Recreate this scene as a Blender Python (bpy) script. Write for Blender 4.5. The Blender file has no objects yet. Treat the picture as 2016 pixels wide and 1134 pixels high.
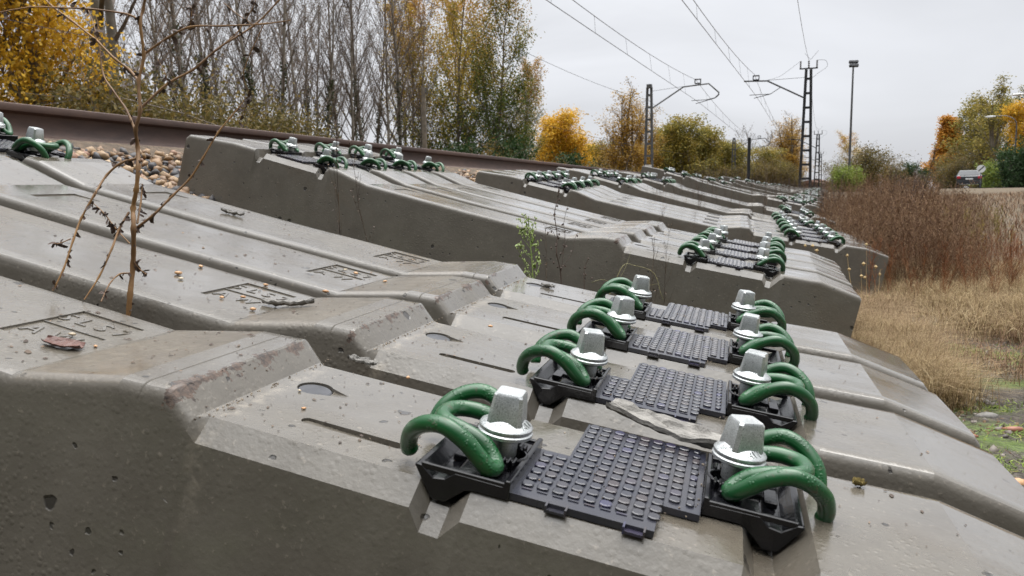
import bpy, bmesh, math, random
import numpy as np
from mathutils import Vector, Matrix, Euler
random.seed(7); rng = np.random.default_rng(11)
S = bpy.context.scene; COL = S.collection
R = math.radians; PI = math.pi

# ------------------------------------------------------------------ camera
PITCH, ROLL, YAW, FPX = R(6.7583), R(-0.6253), R(21.7166), 1529.53
CAMZ = 0.0
Fv = Vector((-math.sin(YAW)*math.cos(PITCH), math.cos(YAW)*math.cos(PITCH), -math.sin(PITCH)))
Rv0 = Vector((math.cos(YAW), math.sin(YAW), 0)); Uv0 = Rv0.cross(Fv)
Rv = Rv0*math.cos(ROLL)+Uv0*math.sin(ROLL); Uv = -Rv0*math.sin(ROLL)+Uv0*math.cos(ROLL)
cam = bpy.data.cameras.new('camera'); camo = bpy.data.objects.new('camera', cam); COL.objects.link(camo)
cam.sensor_width = 36; cam.lens = 36*FPX/2016; cam.clip_start = 0.02; cam.clip_end = 3000
camo.matrix_world = Matrix(((Rv.x, Uv.x, -Fv.x, 0), (Rv.y, Uv.y, -Fv.y, 0), (Rv.z, Uv.z, -Fv.z, 0), (0, 0, 0, 1)))
cam.dof.use_dof = True; cam.dof.focus_distance = 1.25; cam.dof.aperture_fstop = 16.0
S.camera = camo
def at(px, py, d):            # a point of the photograph at depth d
    return Fv*d + Rv*((px-1008)/FPX*d) - Uv*((py-567)/FPX*d)
def spot(px, dist):           # ground position under a photo column at a horizontal distance
    v = Fv + Rv*((px-1008)/FPX); a = math.atan2(v.x, v.y)
    return math.sin(a)*dist, math.cos(a)*dist

# ------------------------------------------------------------------ helpers
def tag(o, label=None, cat=None, group=None, kind=None):
    if label: o['label'] = label
    if cat: o['category'] = cat
    if group: o['group'] = group
    if kind: o['kind'] = kind
    return o
def link(name, me, parent=None):
    o = bpy.data.objects.new(name, me); COL.objects.link(o)
    if parent: o.parent = parent
    return o
def empty(name, loc=(0,0,0), rz=0, label=None, cat=None, group=None):
    o = bpy.data.objects.new(name, None); COL.objects.link(o); o.location = loc; o.rotation_euler = (0,0,rz)
    o.empty_display_size = .05
    return tag(o, label, cat, group)
def kids(o): return [c for c in bpy.data.objects if c.parent == o]
def copy_tree(o, parent=None, tree=None):
    if tree is None:
        tree = {}
        for x in bpy.data.objects:
            if x.parent: tree.setdefault(x.parent.name, []).append(x)
    c = o.copy(); COL.objects.link(c); c.parent = parent
    for ch in tree.get(o.name, []): copy_tree(ch, c, tree)
    return c
def mesh_np(name, V, F, mats, smooth=False, midx=None):
    me = bpy.data.meshes.new(name)
    V = np.asarray(V, dtype=np.float32)
    if isinstance(F, np.ndarray):
        n = F.shape[1]
        me.vertices.add(len(V)); me.vertices.foreach_set('co', V.ravel())
        me.loops.add(F.size); me.loops.foreach_set('vertex_index', F.astype(np.int32).ravel())
        me.polygons.add(len(F)); me.polygons.foreach_set('loop_start', np.arange(0, F.size, n, dtype=np.int32))
        me.update(calc_edges=True)
    else:
        me.from_pydata(V.tolist(), [], F)
    for m in (mats if isinstance(mats, (list, tuple)) else [mats]): me.materials.append(m)
    if smooth: me.polygons.foreach_set('use_smooth', [True]*len(me.polygons))
    if midx is not None: me.polygons.foreach_set('material_index', midx)
    me.update(); return me
class MB:
    def __init__(s): s.v = []; s.f = []; s.m = []; s.cur = 0
    def add(s, vs, fs):
        b = len(s.v); s.v += [tuple(x) for x in vs]
        for f in fs: s.f.append(tuple(i+b for i in f)); s.m.append(s.cur)
        return s
    def box(s, c, d, rot=None):
        c = Vector(c); h = Vector(d)*.5
        vs = [Vector((x*h.x, y*h.y, z*h.z)) for z in (-1,1) for y in (-1,1) for x in (-1,1)]
        if rot is not None: vs = [rot @ v for v in vs]
        return s.add([v+c for v in vs], [(0,2,3,1),(4,5,7,6),(0,1,5,4),(2,6,7,3),(0,4,6,2),(1,3,7,5)])
    def bar(s, a, b, w, t=None):
        a = Vector(a); b = Vector(b); t = t or w; d = (b-a); L = d.length
        q = d.to_track_quat('Z', 'Y').to_matrix()
        return s.box((a+b)/2, (w, t, L), q)
    def tube(s, pts, r, n=6, cap=True, closed=False):
        pts = [Vector(p) for p in pts]; N = len(pts)
        rs = r if isinstance(r, (list, tuple)) else [r]*N
        t0 = (pts[1]-pts[0]).normalized()
        nrm = t0.orthogonal().normalized(); vs = []
        for i, p in enumerate(pts):
            t = (pts[min(i+1,N-1)]-pts[max(i-1,0)]).normalized()
            nrm = (nrm - t*nrm.dot(t))
            nrm = nrm.normalized() if nrm.length > 1e-6 else t.orthogonal().normalized()
            bn = t.cross(nrm)
            for k in range(n):
                a = 2*PI*k/n; vs.append(p+(nrm*math.cos(a)+bn*math.sin(a))*rs[i])
        fs = [(i*n+k, i*n+(k+1)%n, (i+1)*n+(k+1)%n, (i+1)*n+k) for i in range(N-1) for k in range(n)]
        if cap: fs += [tuple(range(n-1,-1,-1)), tuple((N-1)*n+k for k in range(n))]
        return s.add(vs, fs)
    def lathe(s, prof, n=24, c=(0,0,0)):
        vs = []; c = Vector(c)
        for r, z in prof:
            for k in range(n): a = 2*PI*k/n; vs.append(c+Vector((r*math.cos(a), r*math.sin(a), z)))
        M = len(prof)
        fs = [(i*n+k, i*n+(k+1)%n, (i+1)*n+(k+1)%n, (i+1)*n+k) for i in range(M-1) for k in range(n)]
        fs += [tuple(range(n-1,-1,-1)), tuple((M-1)*n+k for k in range(n))]
        return s.add(vs, fs)
    def prism(s, poly, z0, z1, axis='z'):
        n = len(poly)
        f = {'z': lambda a,b,h: (a,b,h), 'y': lambda a,b,h: (a,h,b), 'x': lambda a,b,h: (h,a,b)}[axis]
        vs = [f(a,b,z0) for a,b in poly]+[f(a,b,z1) for a,b in poly]
        fs = [tuple(range(n-1,-1,-1)), tuple(range(n,2*n))]+[(i,(i+1)%n,n+(i+1)%n,n+i) for i in range(n)]
        return s.add(vs, fs)
    def mesh(s, name, mats, smooth=None, bevel=0, seg=2):
        me = bpy.data.meshes.new(name); me.from_pydata(s.v, [], s.f)
        for m in (mats if isinstance(mats, (list,tuple)) else [mats]): me.materials.append(m)
        me.polygons.foreach_set('material_index', s.m)
        bm = bmesh.new(); bm.from_mesh(me)
        if bevel:
            bmesh.ops.recalc_face_normals(bm, faces=bm.faces)
            es = [e for e in bm.edges if len(e.link_faces)==2 and e.calc_face_angle(0) > R(25)]
            bmesh.ops.bevel(bm, geom=es, offset=bevel, segments=seg, affect='EDGES', profile=.6, clamp_overlap=True)
        bmesh.ops.recalc_face_normals(bm, faces=bm.faces)
        if smooth is not None:
            for f in bm.faces: f.smooth = True
            for e in bm.edges: e.smooth = not (len(e.link_faces)==2 and e.calc_face_angle(0) > R(smooth))
        bm.to_mesh(me); bm.free(); me.update(); return me
    def obj(s, name, mats, parent=None, smooth=None, bevel=0, seg=2):
        return link(name, s.mesh(name, mats, smooth, bevel, seg), parent)
def catmull(P, n=8, closed=False):
    P = [Vector(p) for p in P]; out = []; N = len(P)
    for i in range(N-1):
        p0 = P[max(i-1,0)]; p1 = P[i]; p2 = P[i+1]; p3 = P[min(i+2,N-1)]
        for k in range(n):
            t = k/n; out.append(.5*((2*p1)+(p2-p0)*t+(2*p0-5*p1+4*p2-p3)*t*t+(3*p1-p0-3*p2+p3)*t**3))
    out.append(P[-1]); return out

# ------------------------------------------------------------------ materials
class NT:
    def __init__(s, name):
        s.m = bpy.data.materials.new(name); s.m.use_nodes = True; s.t = s.m.node_tree; s.n = s.t.nodes
        s.n.clear(); s.out = s.n.new('ShaderNodeOutputMaterial'); s.b = s.n.new('ShaderNodeBsdfPrincipled')
        s.t.links.new(s.b.outputs[0], s.out.inputs[0])
    def L(s, a, b): s.t.links.new(a, b)
    def new(s, t, **kw):
        n = s.n.new(t)
        for k, v in kw.items():
            if hasattr(n, k) and k not in ('Scale','Detail'): setattr(n, k, v)
            else: n.inputs[k].default_value = v
        return n
    def obj(s, jitter=True, scale=None):
        tc = s.new('ShaderNodeTexCoord'); o = tc.outputs['Object']
        if jitter:
            oi = s.new('ShaderNodeObjectInfo'); mu = s.new('ShaderNodeMath', operation='MULTIPLY'); mu.inputs[1].default_value = 37.0
            s.L(oi.outputs['Random'], mu.inputs[0])
            ad = s.new('ShaderNodeVectorMath', operation='ADD'); s.L(o, ad.inputs[0]); s.L(mu.outputs[0], ad.inputs[1]); o = ad.outputs[0]
        if scale:
            mp = s.new('ShaderNodeMapping'); mp.inputs['Scale'].default_value = scale; s.L(o, mp.inputs[0]); o = mp.outputs[0]
        return o
    def noise(s, co, sc, det=4, rough=.55, dist=0):
        n = s.new('ShaderNodeTexNoise'); n.inputs['Scale'].default_value = sc; n.inputs['Detail'].default_value = det
        n.inputs['Roughness'].default_value = rough; n.inputs['Distortion'].default_value = dist
        s.L(co, n.inputs['Vector']); return n.outputs['Fac']
    def ramp(s, f, stops, interp='LINEAR'):
        r = s.new('ShaderNodeValToRGB'); r.color_ramp.interpolation = interp
        while len(r.color_ramp.elements) < len(stops): r.color_ramp.elements.new(.5)
        for e, (p, c) in zip(r.color_ramp.elements, stops):
            e.position = p; e.color = (*c, 1) if isinstance(c, (tuple, list)) else (c, c, c, 1)
        s.L(f, r.inputs[0]); return r.outputs[0]
    def mix(s, f, a, b, mode='MIX'):
        m = s.new('ShaderNodeMix'); m.data_type = 'RGBA'; m.blend_type = mode
        for v, i in ((f, m.inputs[0]), (a, m.inputs[6]), (b, m.inputs[7])):
            if isinstance(v, (int, float)): i.default_value = v if i == m.inputs[0] else (v, v, v, 1)
            elif isinstance(v, (tuple, list)): i.default_value = (*v, 1)
            else: s.L(v, i)
        return m.outputs[2]
    def math(s, op, a, b=None, clamp=False):
        m = s.new('ShaderNodeMath', operation=op); m.use_clamp = clamp
        for v, i in ((a, 0), (b, 1)):
            if v is None: continue
            if isinstance(v, (int, float)): m.inputs[i].default_value = v
            else: s.L(v, m.inputs[i])
        return m.outputs[0]
    def bump(s, h, strength=.3, dist=.002, prev=None):
        b = s.new('ShaderNodeBump'); b.inputs['Strength'].default_value = strength; b.inputs['Distance'].default_value = dist
        s.L(h, b.inputs['Height'])
        if prev is not None: s.L(prev, b.inputs['Normal'])
        return b.outputs[0]
    def set(s, **kw):
        for k, v in kw.items():
            k = k.replace('_', ' ')
            i = s.b.inputs[k]
            if isinstance(v, bpy.types.NodeSocket): s.L(v, i)
            elif isinstance(v, (tuple, list)) and len(v) == 3 and i.type == 'RGBA': i.default_value = (*v, 1)
            else: i.default_value = v
        return s.m
def simple(name, c1, c2, sc=8, rough=.6, metal=0, bump=0, bd=.002, det=4, coat=0):
    n = NT(name); co = n.obj()
    f = n.noise(co, sc, det); col = n.ramp(f, [(.3, c1), (.7, c2)])
    kw = dict(Base_Color=col, Roughness=rough, Metallic=metal)
    if bump: kw['Normal'] = n.bump(n.noise(co, sc*6, 5), bump, bd)
    if coat: kw['Coat_Weight'] = coat
    return n.set(**kw)
def islands(name, stops, rough=.7, spec=.3, bumpsc=0, trans=0, patch=None, zg=0):
    n = NT(name); g = n.new('ShaderNodeNewGeometry'); f = g.outputs['Random Per Island']
    if patch:
        co = n.obj(); q = n.noise(co, patch, 2); f = n.math('ADD', n.math('MULTIPLY', f, .5), n.math('MULTIPLY', n.math('SUBTRACT', q, .25), 1.0), True)
    if zg:      # lower leaves still greener, as on real autumn poplars
        sz = n.new('ShaderNodeSeparateXYZ'); n.L(n.obj(False), sz.inputs[0]); f = n.math('ADD', f, n.math('MULTIPLY', n.math('SUBTRACT', sz.outputs['Z'], zg), .05), True)
    col = n.ramp(f, stops)
    kw = dict(Base_Color=col, Roughness=rough, Specular_IOR_Level=spec)
    if bumpsc: kw['Normal'] = n.bump(n.noise(n.obj(), bumpsc, 4), .5, .004)
    m = n.set(**kw)
    if trans:
        t = n.new('ShaderNodeBsdfTranslucent'); n.L(col, t.inputs[0]); mx = n.new('ShaderNodeMixShader'); mx.inputs[0].default_value = trans
        n.L(n.b.outputs[0], mx.inputs[1]); n.L(t.outputs[0], mx.inputs[2]); n.L(mx.outputs[0], n.out.inputs[0])
    return m

def concrete():
    n = NT('wet_concrete'); raw = n.new('ShaderNodeTexCoord').outputs['Object']; co = n.obj()
    a = n.noise(co, 3.2, 6, .6, .4); b = n.noise(co, 14, 5, .65); c = n.noise(co, 140, 3, .6)
    col = n.ramp(a, [(.28, (.122,.112,.095)), (.5, (.150,.139,.118)), (.72, (.178,.167,.145))])
    col = n.mix(.30, col, n.ramp(b, [(.32, (.098,.088,.073)), (.66, (.215,.203,.178))]))
    col = n.mix(n.ramp(n.noise(co, 45, 5, .75), [(.55, 0), (.72, .35)]), col, (.085,.075,.062))
    # brown damp stains
    st = n.ramp(n.noise(n.obj(True, (1,2.2,1.4)), 2.1, 4, .6, .8), [(.56, 0), (.72, 1)])
    col = n.mix(n.math('MULTIPLY', st, .5), col, (.125,.095,.062))
    # runs down the side faces
    rn = n.ramp(n.noise(n.obj(True, (26, 2, 1.6)), 1.0, 3), [(.60, 0), (.78, 1)])
    geo = n.new('ShaderNodeNewGeometry'); sx = n.new('ShaderNodeSeparateXYZ')
    nt = n.new('ShaderNodeVectorTransform'); nt.vector_type = 'NORMAL'; nt.convert_from = 'WORLD'; nt.convert_to = 'OBJECT'
    n.L(geo.outputs['True Normal'], nt.inputs[0]); n.L(nt.outputs[0], sx.inputs[0])
    up = n.ramp(sx.outputs['Z'], [(.35, 0), (.85, 1)])
    side = n.math('SUBTRACT', 1.0, up)
    col = n.mix(n.math('MULTIPLY', n.math('MULTIPLY', rn, side), .22), col, (.22,.21,.19))
    # specks of grit and light lime spots on the top
    sp = n.ramp(c, [(.63, 0), (.70, 1)]); col = n.mix(n.math('MULTIPLY', sp, .5), col, (.33,.30,.26))
    wv = n.new('ShaderNodeVectorMath', operation='ADD'); nzv = n.new('ShaderNodeTexNoise'); nzv.inputs['Scale'].default_value = 70; n.L(co, nzv.inputs['Vector']); scv = n.new('ShaderNodeVectorMath', operation='SCALE'); n.L(nzv.outputs['Color'], scv.inputs[0]); scv.inputs['Scale'].default_value = .012; n.L(co, wv.inputs[0]); n.L(scv.outputs[0], wv.inputs[1])
    v = n.new('ShaderNodeTexVoronoi'); v.inputs['Scale'].default_value = 15; n.L(wv.outputs[0], v.inputs['Vector'])
    gate = n.math('GREATER_THAN', n.noise(co, 9, 2), .55)
    hole = n.math('MULTIPLY', n.ramp(v.outputs['Distance'], [(.09, 1), (.125, 0)]), gate)
    v2 = n.new('ShaderNodeTexVoronoi'); v2.inputs['Scale'].default_value = 38; n.L(wv.outputs[0], v2.inputs['Vector'])
    hole2 = n.math('MULTIPLY', n.ramp(v2.outputs['Distance'], [(.08, 1), (.13, 0)]), n.math('GREATER_THAN', n.noise(co, 23, 2), .50))
    hole = n.math('MAXIMUM', hole, hole2)
    col = n.mix(n.math('MULTIPLY', hole, .9), col, (.018,.015,.012))
    # rougher, browner exposed strip on the ramp of the hump
    ms = n.new('ShaderNodeSeparateXYZ'); n.L(raw, ms.inputs[0]); xx = n.math('ADD', ms.outputs['X'], n.math('MULTIPLY', n.math('SUBTRACT', n.noise(co, 16, 5, .7), .5), .035))
    ramp_ = n.math('MULTIPLY', n.ramp(xx, [(0, 0), (1, 1)]) if False else n.math('GREATER_THAN', xx, 1.622), n.math('LESS_THAN', ms.outputs['X'], 1.737)); ramp_ = n.math('MULTIPLY', ramp_, up)
    col = n.mix(n.math('MULTIPLY', ramp_, .55), col, n.ramp(n.noise(co, 80, 4, .75), [(.3, (.12,.098,.070)), (.55, (.20,.17,.128)), (.72, (.30,.27,.22))]))
    # lime run and sandy residue below the foot of the hump
    sq = n.new('ShaderNodeSeparateXYZ'); n.L(raw, sq.inputs[0])
    dd = n.math('ABSOLUTE', n.math('SUBTRACT', n.math('ADD', sq.outputs['X'], n.math('MULTIPLY', n.math('SUBTRACT', n.noise(co, 22, 3), .5), .02)), 1.829))
    run = n.math('MULTIPLY', n.ramp(dd, [(.0, .75), (.012, 0)]), n.ramp(n.noise(co, 60, 3, .7), [(.42, 0), (.6, 1)]))
    run = n.math('MULTIPLY', run, n.ramp(sq.outputs['Z'], [(.06, 0), (.15, 1)]))
    col = n.mix(run, col, (.34,.31,.26))
    # chipped arris on the hump (along the length 1.79-1.815)
    sr = n.new('ShaderNodeSeparateXYZ'); n.L(raw, sr.inputs[0])
    d = n.math('ABSOLUTE', n.math('SUBTRACT', sr.outputs['X'], 1.790))
    oi = n.new('ShaderNodeObjectInfo')
    chip = n.math('GREATER_THAN', n.math('SUBTRACT', n.noise(co, 38, 5, .7), n.math('MULTIPLY', d, 13.0)), n.math('ADD', .40, n.math('MULTIPLY', oi.outputs['Random'], .22)))
    chip = n.math('MULTIPLY', n.math('MULTIPLY', chip, n.math('LESS_THAN', d, .016)), n.math('GREATER_THAN', sr.outputs['Z'], .180))
    agg = n.ramp(n.noise(co, 110, 4, .7), [(.35, (.045,.035,.03)), (.6, (.16,.11,.085))])
    col = n.mix(chip, col, agg); col = n.mix(1, col, (.655,.625,.580), 'MULTIPLY')
    h = n.math('ADD', n.math('MULTIPLY', n.noise(co, 70, 4, .6), .16), n.math('MULTIPLY', c, .12))
    h = n.math('ADD', h, n.math('MULTIPLY', n.math('MULTIPLY', ramp_, n.noise(co, 95, 3, .7)), .35)); h = n.math('SUBTRACT', h, n.math('MULTIPLY', hole, 1.2)); h = n.math('SUBTRACT', h, n.math('MULTIPLY', chip, n.math('ADD', .6, n.noise(co, 90, 4, .7))))
    nb = n.bump(h, .7, .0035)
    drops = n.new('ShaderNodeTexVoronoi'); drops.inputs['Scale'].default_value = 130; n.L(co, drops.inputs['Vector'])
    wet = n.ramp(n.noise(n.obj(True, (1,1.6,1)), 4.0, 4, .6), [(.36, 0), (.58, 1)])
    dm = n.math('MULTIPLY', n.ramp(drops.outputs['Distance'], [(.15, 1), (.42, 0)]), n.math('SUBTRACT', 1.0, wet))
    nb = n.bump(dm, .35, .0012, nb)
    rough = n.mix(wet, .34, .12)
    rough = n.mix(ramp_, rough, .42); rough = n.mix(side, rough, .62); rough = n.mix(chip, rough, .9)
    return n.set(Base_Color=col, Roughness=rough, Normal=nb, Specular_IOR_Level=.5, Coat_Weight=n.mix(wet, .45, .95), Coat_Roughness=n.mix(wet, .28, .10), Coat_IOR=1.4)
M = {}
M['conc'] = concrete()
def clip_mat():
    n = NT('green_coated_steel'); co = n.obj()
    col = n.ramp(n.noise(co, 25, 4), [(.3, (.005,.053,.014)), (.7, (.008,.084,.022))])
    dirt = n.ramp(n.noise(co, 75, 5, .7), [(.60, 0), (.68, .75)]); col = n.mix(dirt, col, (.07,.055,.035))
    v = n.new('ShaderNodeTexVoronoi'); v.inputs['Scale'].default_value = 330; n.L(co, v.inputs['Vector'])
    dr = n.math('MULTIPLY', n.ramp(v.outputs['Distance'], [(.2, 1), (.5, 0)]), n.ramp(n.noise(co, 60, 2), [(.5, 0), (.58, 1)]))
    return n.set(Base_Color=col, Roughness=n.mix(dirt, .28, .7), Coat_Weight=.2, Coat_Roughness=.12, Normal=n.bump(dr, .5, .0009))
M['clip'] = clip_mat()
def zinc():
    n = NT('galvanised_steel'); co = n.obj()
    f = n.noise(co, 900, 3, .8); g = n.noise(co, 60, 4)
    col = n.mix(.45, n.ramp(f, [(.35, (.20,.22,.22)), (.65, (.80,.82,.82))]), n.ramp(g, [(.35, (.40,.43,.42)), (.65, (.70,.72,.71))]))
    return n.set(Base_Color=col, Metallic=.85, Roughness=n.ramp(f, [(.3, .24), (.7, .46)]), Normal=n.bump(f, .35, .0006))
M['zinc'] = zinc()
M['plate'] = simple('black_nylon', (.003,.003,.004), (.008,.008,.010), 30, .16, 0, .25, .0008)
def padm():
    n = NT('rubber_pad'); g = n.new('ShaderNodeNewGeometry'); co = n.obj()
    col = n.ramp(g.outputs['Random Per Island'], [(0, (.015,.016,.024)), (.6, (.022,.024,.036)), (.85, (.036,.028,.030)), (1, (.028,.030,.075))])
    pt = n.ramp(n.noise(co, 12, 3), [(.45, 0), (.7, 1)])
    col = n.mix(n.math('MULTIPLY', pt, .5), col, (.055,.050,.048))
    return n.set(Base_Color=col, Roughness=n.ramp(n.noise(co, 35, 3), [(.3, .10), (.7, .30)]), Specular_IOR_Level=.7, Normal=n.bump(n.noise(co, 300, 3), .2, .0006))
M['pad'] = padm()
def rust():
    n = NT('rusty_rail'); co = n.obj(False)
    f = n.noise(n.obj(False, (1,.35,1)), 26, 6, .65); g = n.noise(n.obj(False, (1,.12,1)), 6, 4)
    col = n.mix(.5, n.ramp(f, [(.3, (.045,.026,.020)), (.7, (.115,.068,.050))]), n.ramp(g, [(.35, (.034,.023,.023)), (.7, (.12,.068,.050))]))
    return n.set(Base_Color=col, Roughness=.62, Metallic=.15, Normal=n.bump(n.noise(co, 160, 4), .5, .001))
M['rust'] = rust()
M['ballast'] = islands('ballast_stone', [(0, (.035,.034,.038)), (.25, (.06,.056,.055)), (.32, (.16,.095,.055)), (.6, (.27,.17,.09)), (.85, (.36,.26,.155)), (1, (.19,.095,.06))], .5, .4, 40)
M['stone'] = islands('field_stone', [(0, (.05,.042,.035)), (.4, (.12,.10,.08)), (.75, (.19,.165,.14)), (.92, (.26,.235,.20)), (1, (.19,.08,.05))], .55, .4, 50)
M['bark'] = simple('bark_piece', (.10,.095,.085), (.30,.285,.26), 40, .7, 0, .8, .003)
M['wood'] = simple('pole_wood', (.10,.085,.065), (.21,.18,.14), 5, .8, 0, .4, .01)
M['trunk'] = simple('tree_bark', (.13,.115,.09), (.27,.24,.20), 3, .9, 0, .5, .02)
M['twig'] = simple('twig_bark', (.10,.082,.068), (.21,.175,.15), 2, .9)
M['stem'] = simple('dry_stem', (.11,.055,.022), (.27,.145,.05), 14, .6, 0, .4, .001)
M['stemdark'] = simple('dead_leaf', (.035,.022,.016), (.09,.055,.04), 40, .7)
M['steelg'] = simple('grey_steel', (.07,.075,.08), (.13,.135,.14), 3, .55, .3)
M['steeld'] = simple('dark_steel', (.018,.02,.024), (.035,.037,.042), 3, .55, .2)
M['wire'] = simple('wire_metal', (.09,.09,.095), (.12,.12,.125), 3, .5, .4)
M['ins'] = simple('insulator_brown', (.018,.016,.016), (.04,.035,.035), 5, .25)
M['white'] = simple('white_paint', (.60,.61,.60), (.72,.73,.72), 2, .5)
M['glassd'] = simple('dark_glass', (.02,.024,.028), (.035,.04,.045), 2, .12)
M['carp'] = simple('car_paint', (.045,.05,.052), (.055,.06,.062), 2, .25, .3)
M['red'] = simple('red_lens', (.35,.02,.03), (.5,.035,.05), 2, .2)
M['tyre'] = simple('tyre_rubber', (.015,.015,.015), (.025,.025,.025), 5, .8)
M['plug'] = simple('plug_plastic', (.030,.032,.038), (.06,.062,.07), 50, .55, 0, .4, .001)
M['pebw'] = simple('pale_pebble', (.45,.36,.24), (.62,.55,.42), 60, .45, 0, .3, .001)
M['pebo'] = simple('orange_pebble', (.42,.22,.10), (.55,.34,.18), 60, .5, 0, .3, .001)
M['leafr'] = simple('red_leaf', (.06,.02,.014), (.12,.05,.035), 60, .45, 0, .6, .001)
M['deb'] = islands('debris', [(0, (.03,.022,.018)), (.5, (.08,.055,.04)), (.85, (.11,.08,.055)), (1, (.22,.15,.10))], .6)
LF = lambda nm, st, p=None, t=.35, zg=0: islands(nm, st, .6, .25, 0, t, p, zg)
M['l_gold'] = LF('golden_leaf', [(0, (.26,.17,.02)), (.35, (.56,.35,.035)), (.7, (.72,.44,.04)), (1, (.66,.50,.08))], 1.1)
M['l_amber'] = LF('amber_leaf', [(0, (.15,.10,.035)), (.4, (.36,.22,.045)), (.75, (.50,.32,.06)), (1, (.42,.21,.05))], .9)
M['l_olive'] = LF('olive_leaf', [(0, (.07,.075,.022)), (.35, (.17,.16,.04)), (.65, (.34,.27,.055)), (1, (.46,.31,.06))], .8)
M['l_yg'] = LF('yellow_green_leaf', [(0, (.07,.10,.025)), (.30, (.14,.17,.035)), (.48, (.36,.30,.055)), (.75, (.52,.36,.06)), (1, (.46,.25,.08))], .35, .35, 8)
M['l_dark'] = LF('dark_green_leaf', [(0, (.018,.04,.015)), (.6, (.035,.07,.022)), (1, (.07,.10,.03))], 1)
M['l_ivy'] = LF('ivy_leaf', [(0, (.022,.032,.014)), (.6, (.05,.065,.025)), (1, (.10,.105,.04))], 1)
M['l_brown'] = LF('brown_leaf', [(0, (.06,.04,.025)), (.5, (.14,.085,.045)), (1, (.22,.15,.08))], 1, .2)
M['l_lime'] = LF('lime_leaf', [(0, (.13,.19,.03)), (.6, (.23,.29,.06)), (1, (.34,.36,.10))], 1)
M['l_under'] = LF('undergrowth_leaf', [(0, (.045,.042,.018)), (.3, (.10,.09,.03)), (.6, (.19,.145,.045)), (1, (.32,.20,.055))], .5)
M['weed'] = islands('dry_weed', [(0, (.07,.042,.03)), (.4, (.16,.09,.052)), (.75, (.22,.13,.072)), (1, (.31,.21,.12))], .8, .2)
M['weedred'] = islands('red_dry_weed', [(0, (.11,.035,.018)), (.5, (.21,.075,.03)), (1, (.28,.13,.05))], .8, .2)
M['straw'] = islands('straw_grass', [(0, (.12,.07,.035)), (.35, (.23,.155,.075)), (.7, (.36,.27,.14)), (1, (.52,.42,.25))], .7, .2, 0, .2)
M['rusty'] = islands('rusty_grass', [(0, (.11,.06,.032)), (.45, (.22,.145,.08)), (1, (.38,.29,.165))], .8, .2)
M['l_orange'] = LF('orange_leaf', [(0, (.30,.14,.03)), (.5, (.56,.28,.045)), (1, (.64,.38,.07))], 1.1)
M['l_yg3'] = LF('green_yellow_leaf', [(0, (.035,.065,.02)), (.40, (.08,.12,.025)), (.66, (.20,.19,.035)), (.85, (.42,.28,.05)), (1, (.40,.20,.05))], .35, .35, 9)
M['moss'] = islands('green_ground_cover', [(0, (.06,.085,.012)), (.5, (.13,.20,.022)), (.8, (.22,.30,.035)), (1, (.28,.25,.07))], .6, .3)
def ground():
    n = NT('rough_ground'); co = n.obj(False)
    a = n.noise(co, .9, 5, .6, .5); b = n.noise(co, 9, 6, .7); c = n.noise(co, 55, 5, .7)
    soil = n.ramp(c, [(.3, (.028,.022,.016)), (.5, (.06,.048,.036)), (.68, (.11,.092,.072)), (.8, (.17,.15,.125))])
    grn = n.ramp(c, [(.3, (.035,.05,.012)), (.55, (.09,.135,.022)), (.75, (.16,.21,.04))])
    strw = n.ramp(b, [(.3, (.055,.037,.02)), (.7, (.14,.095,.05))])
    col = n.mix(n.ramp(n.noise(co, 4.2, 5, .65), [(.50, 0), (.62, 1)]), soil, grn)
    sx = n.new('ShaderNodeSeparateXYZ'); n.L(co, sx.inputs[0])
    far = n.ramp(n.math('ADD', n.math('MULTIPLY', sx.outputs['Y'], .16), n.math('MULTIPLY', n.math('SUBTRACT', a, .5), 1.2)), [(.5, 0), (.9, 1)])
    col = n.mix(n.math('MULTIPLY', far, .85), col, strw)
    return n.set(Base_Color=col, Roughness=n.ramp(b, [(.30, .6), (.5, .92)]), Normal=n.bump(n.math('ADD', b, n.math('MULTIPLY', c, .6)), .9, .03))
M['ground'] = ground()
M['road'] = simple('wet_asphalt', (.20,.20,.205), (.28,.28,.285), .6, .18, 0, .3, .004)

# ------------------------------------------------------------------ world
w = bpy.data.worlds.new('World'); S.world = w; w.use_nodes = True; nt = w.node_tree; nt.nodes.clear()
wo = nt.nodes.new('ShaderNodeOutputWorld'); bg = nt.nodes.new('ShaderNodeBackground'); nt.links.new(bg.outputs[0], wo.inputs[0])
bg.inputs[1].default_value = .1
sky = nt.nodes.new('ShaderNodeTexSky'); sky.sky_type = 'NISHITA'; sky.sun_disc = False; sky.sun_elevation = R(60); sky.sun_rotation = R(20)
tc = nt.nodes.new('ShaderNodeTexCoord'); sp = nt.nodes.new('ShaderNodeSeparateXYZ'); nt.links.new(tc.outputs['Generated'], sp.inputs[0])
mp = nt.nodes.new('ShaderNodeMapping'); mp.inputs['Scale'].default_value = (1.0, 1.0, 3.2); nt.links.new(tc.outputs['Generated'], mp.inputs[0])
nz = nt.nodes.new('ShaderNodeTexNoise'); nz.inputs['Scale'].default_value = 1.7; nz.inputs['Detail'].default_value = 5; nz.inputs['Roughness'].default_value = .5; nz.inputs['Distortion'].default_value = .6
nt.links.new(mp.outputs[0], nz.inputs[0])
gr = nt.nodes.new('ShaderNodeValToRGB'); nt.links.new(sp.outputs['Z'], gr.inputs[0])
els = gr.color_ramp.elements
els[0].position = 0.0; els[0].color = (.58,.59,.64,1)
els[1].position = 1.0; els[1].color = (7.5,7.5,7.55,1)
for p_, c_ in ((.08, (.67,.68,.715)), (.28, (.77,.78,.81)), (.66, (1.35,1.36,1.4))):
    e = els.new(p_); e.color = (*c_, 1)
rn = nt.nodes.new('ShaderNodeMapRange'); rn.inputs['From Min'].default_value = .3; rn.inputs['From Max'].default_value = .7
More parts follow.
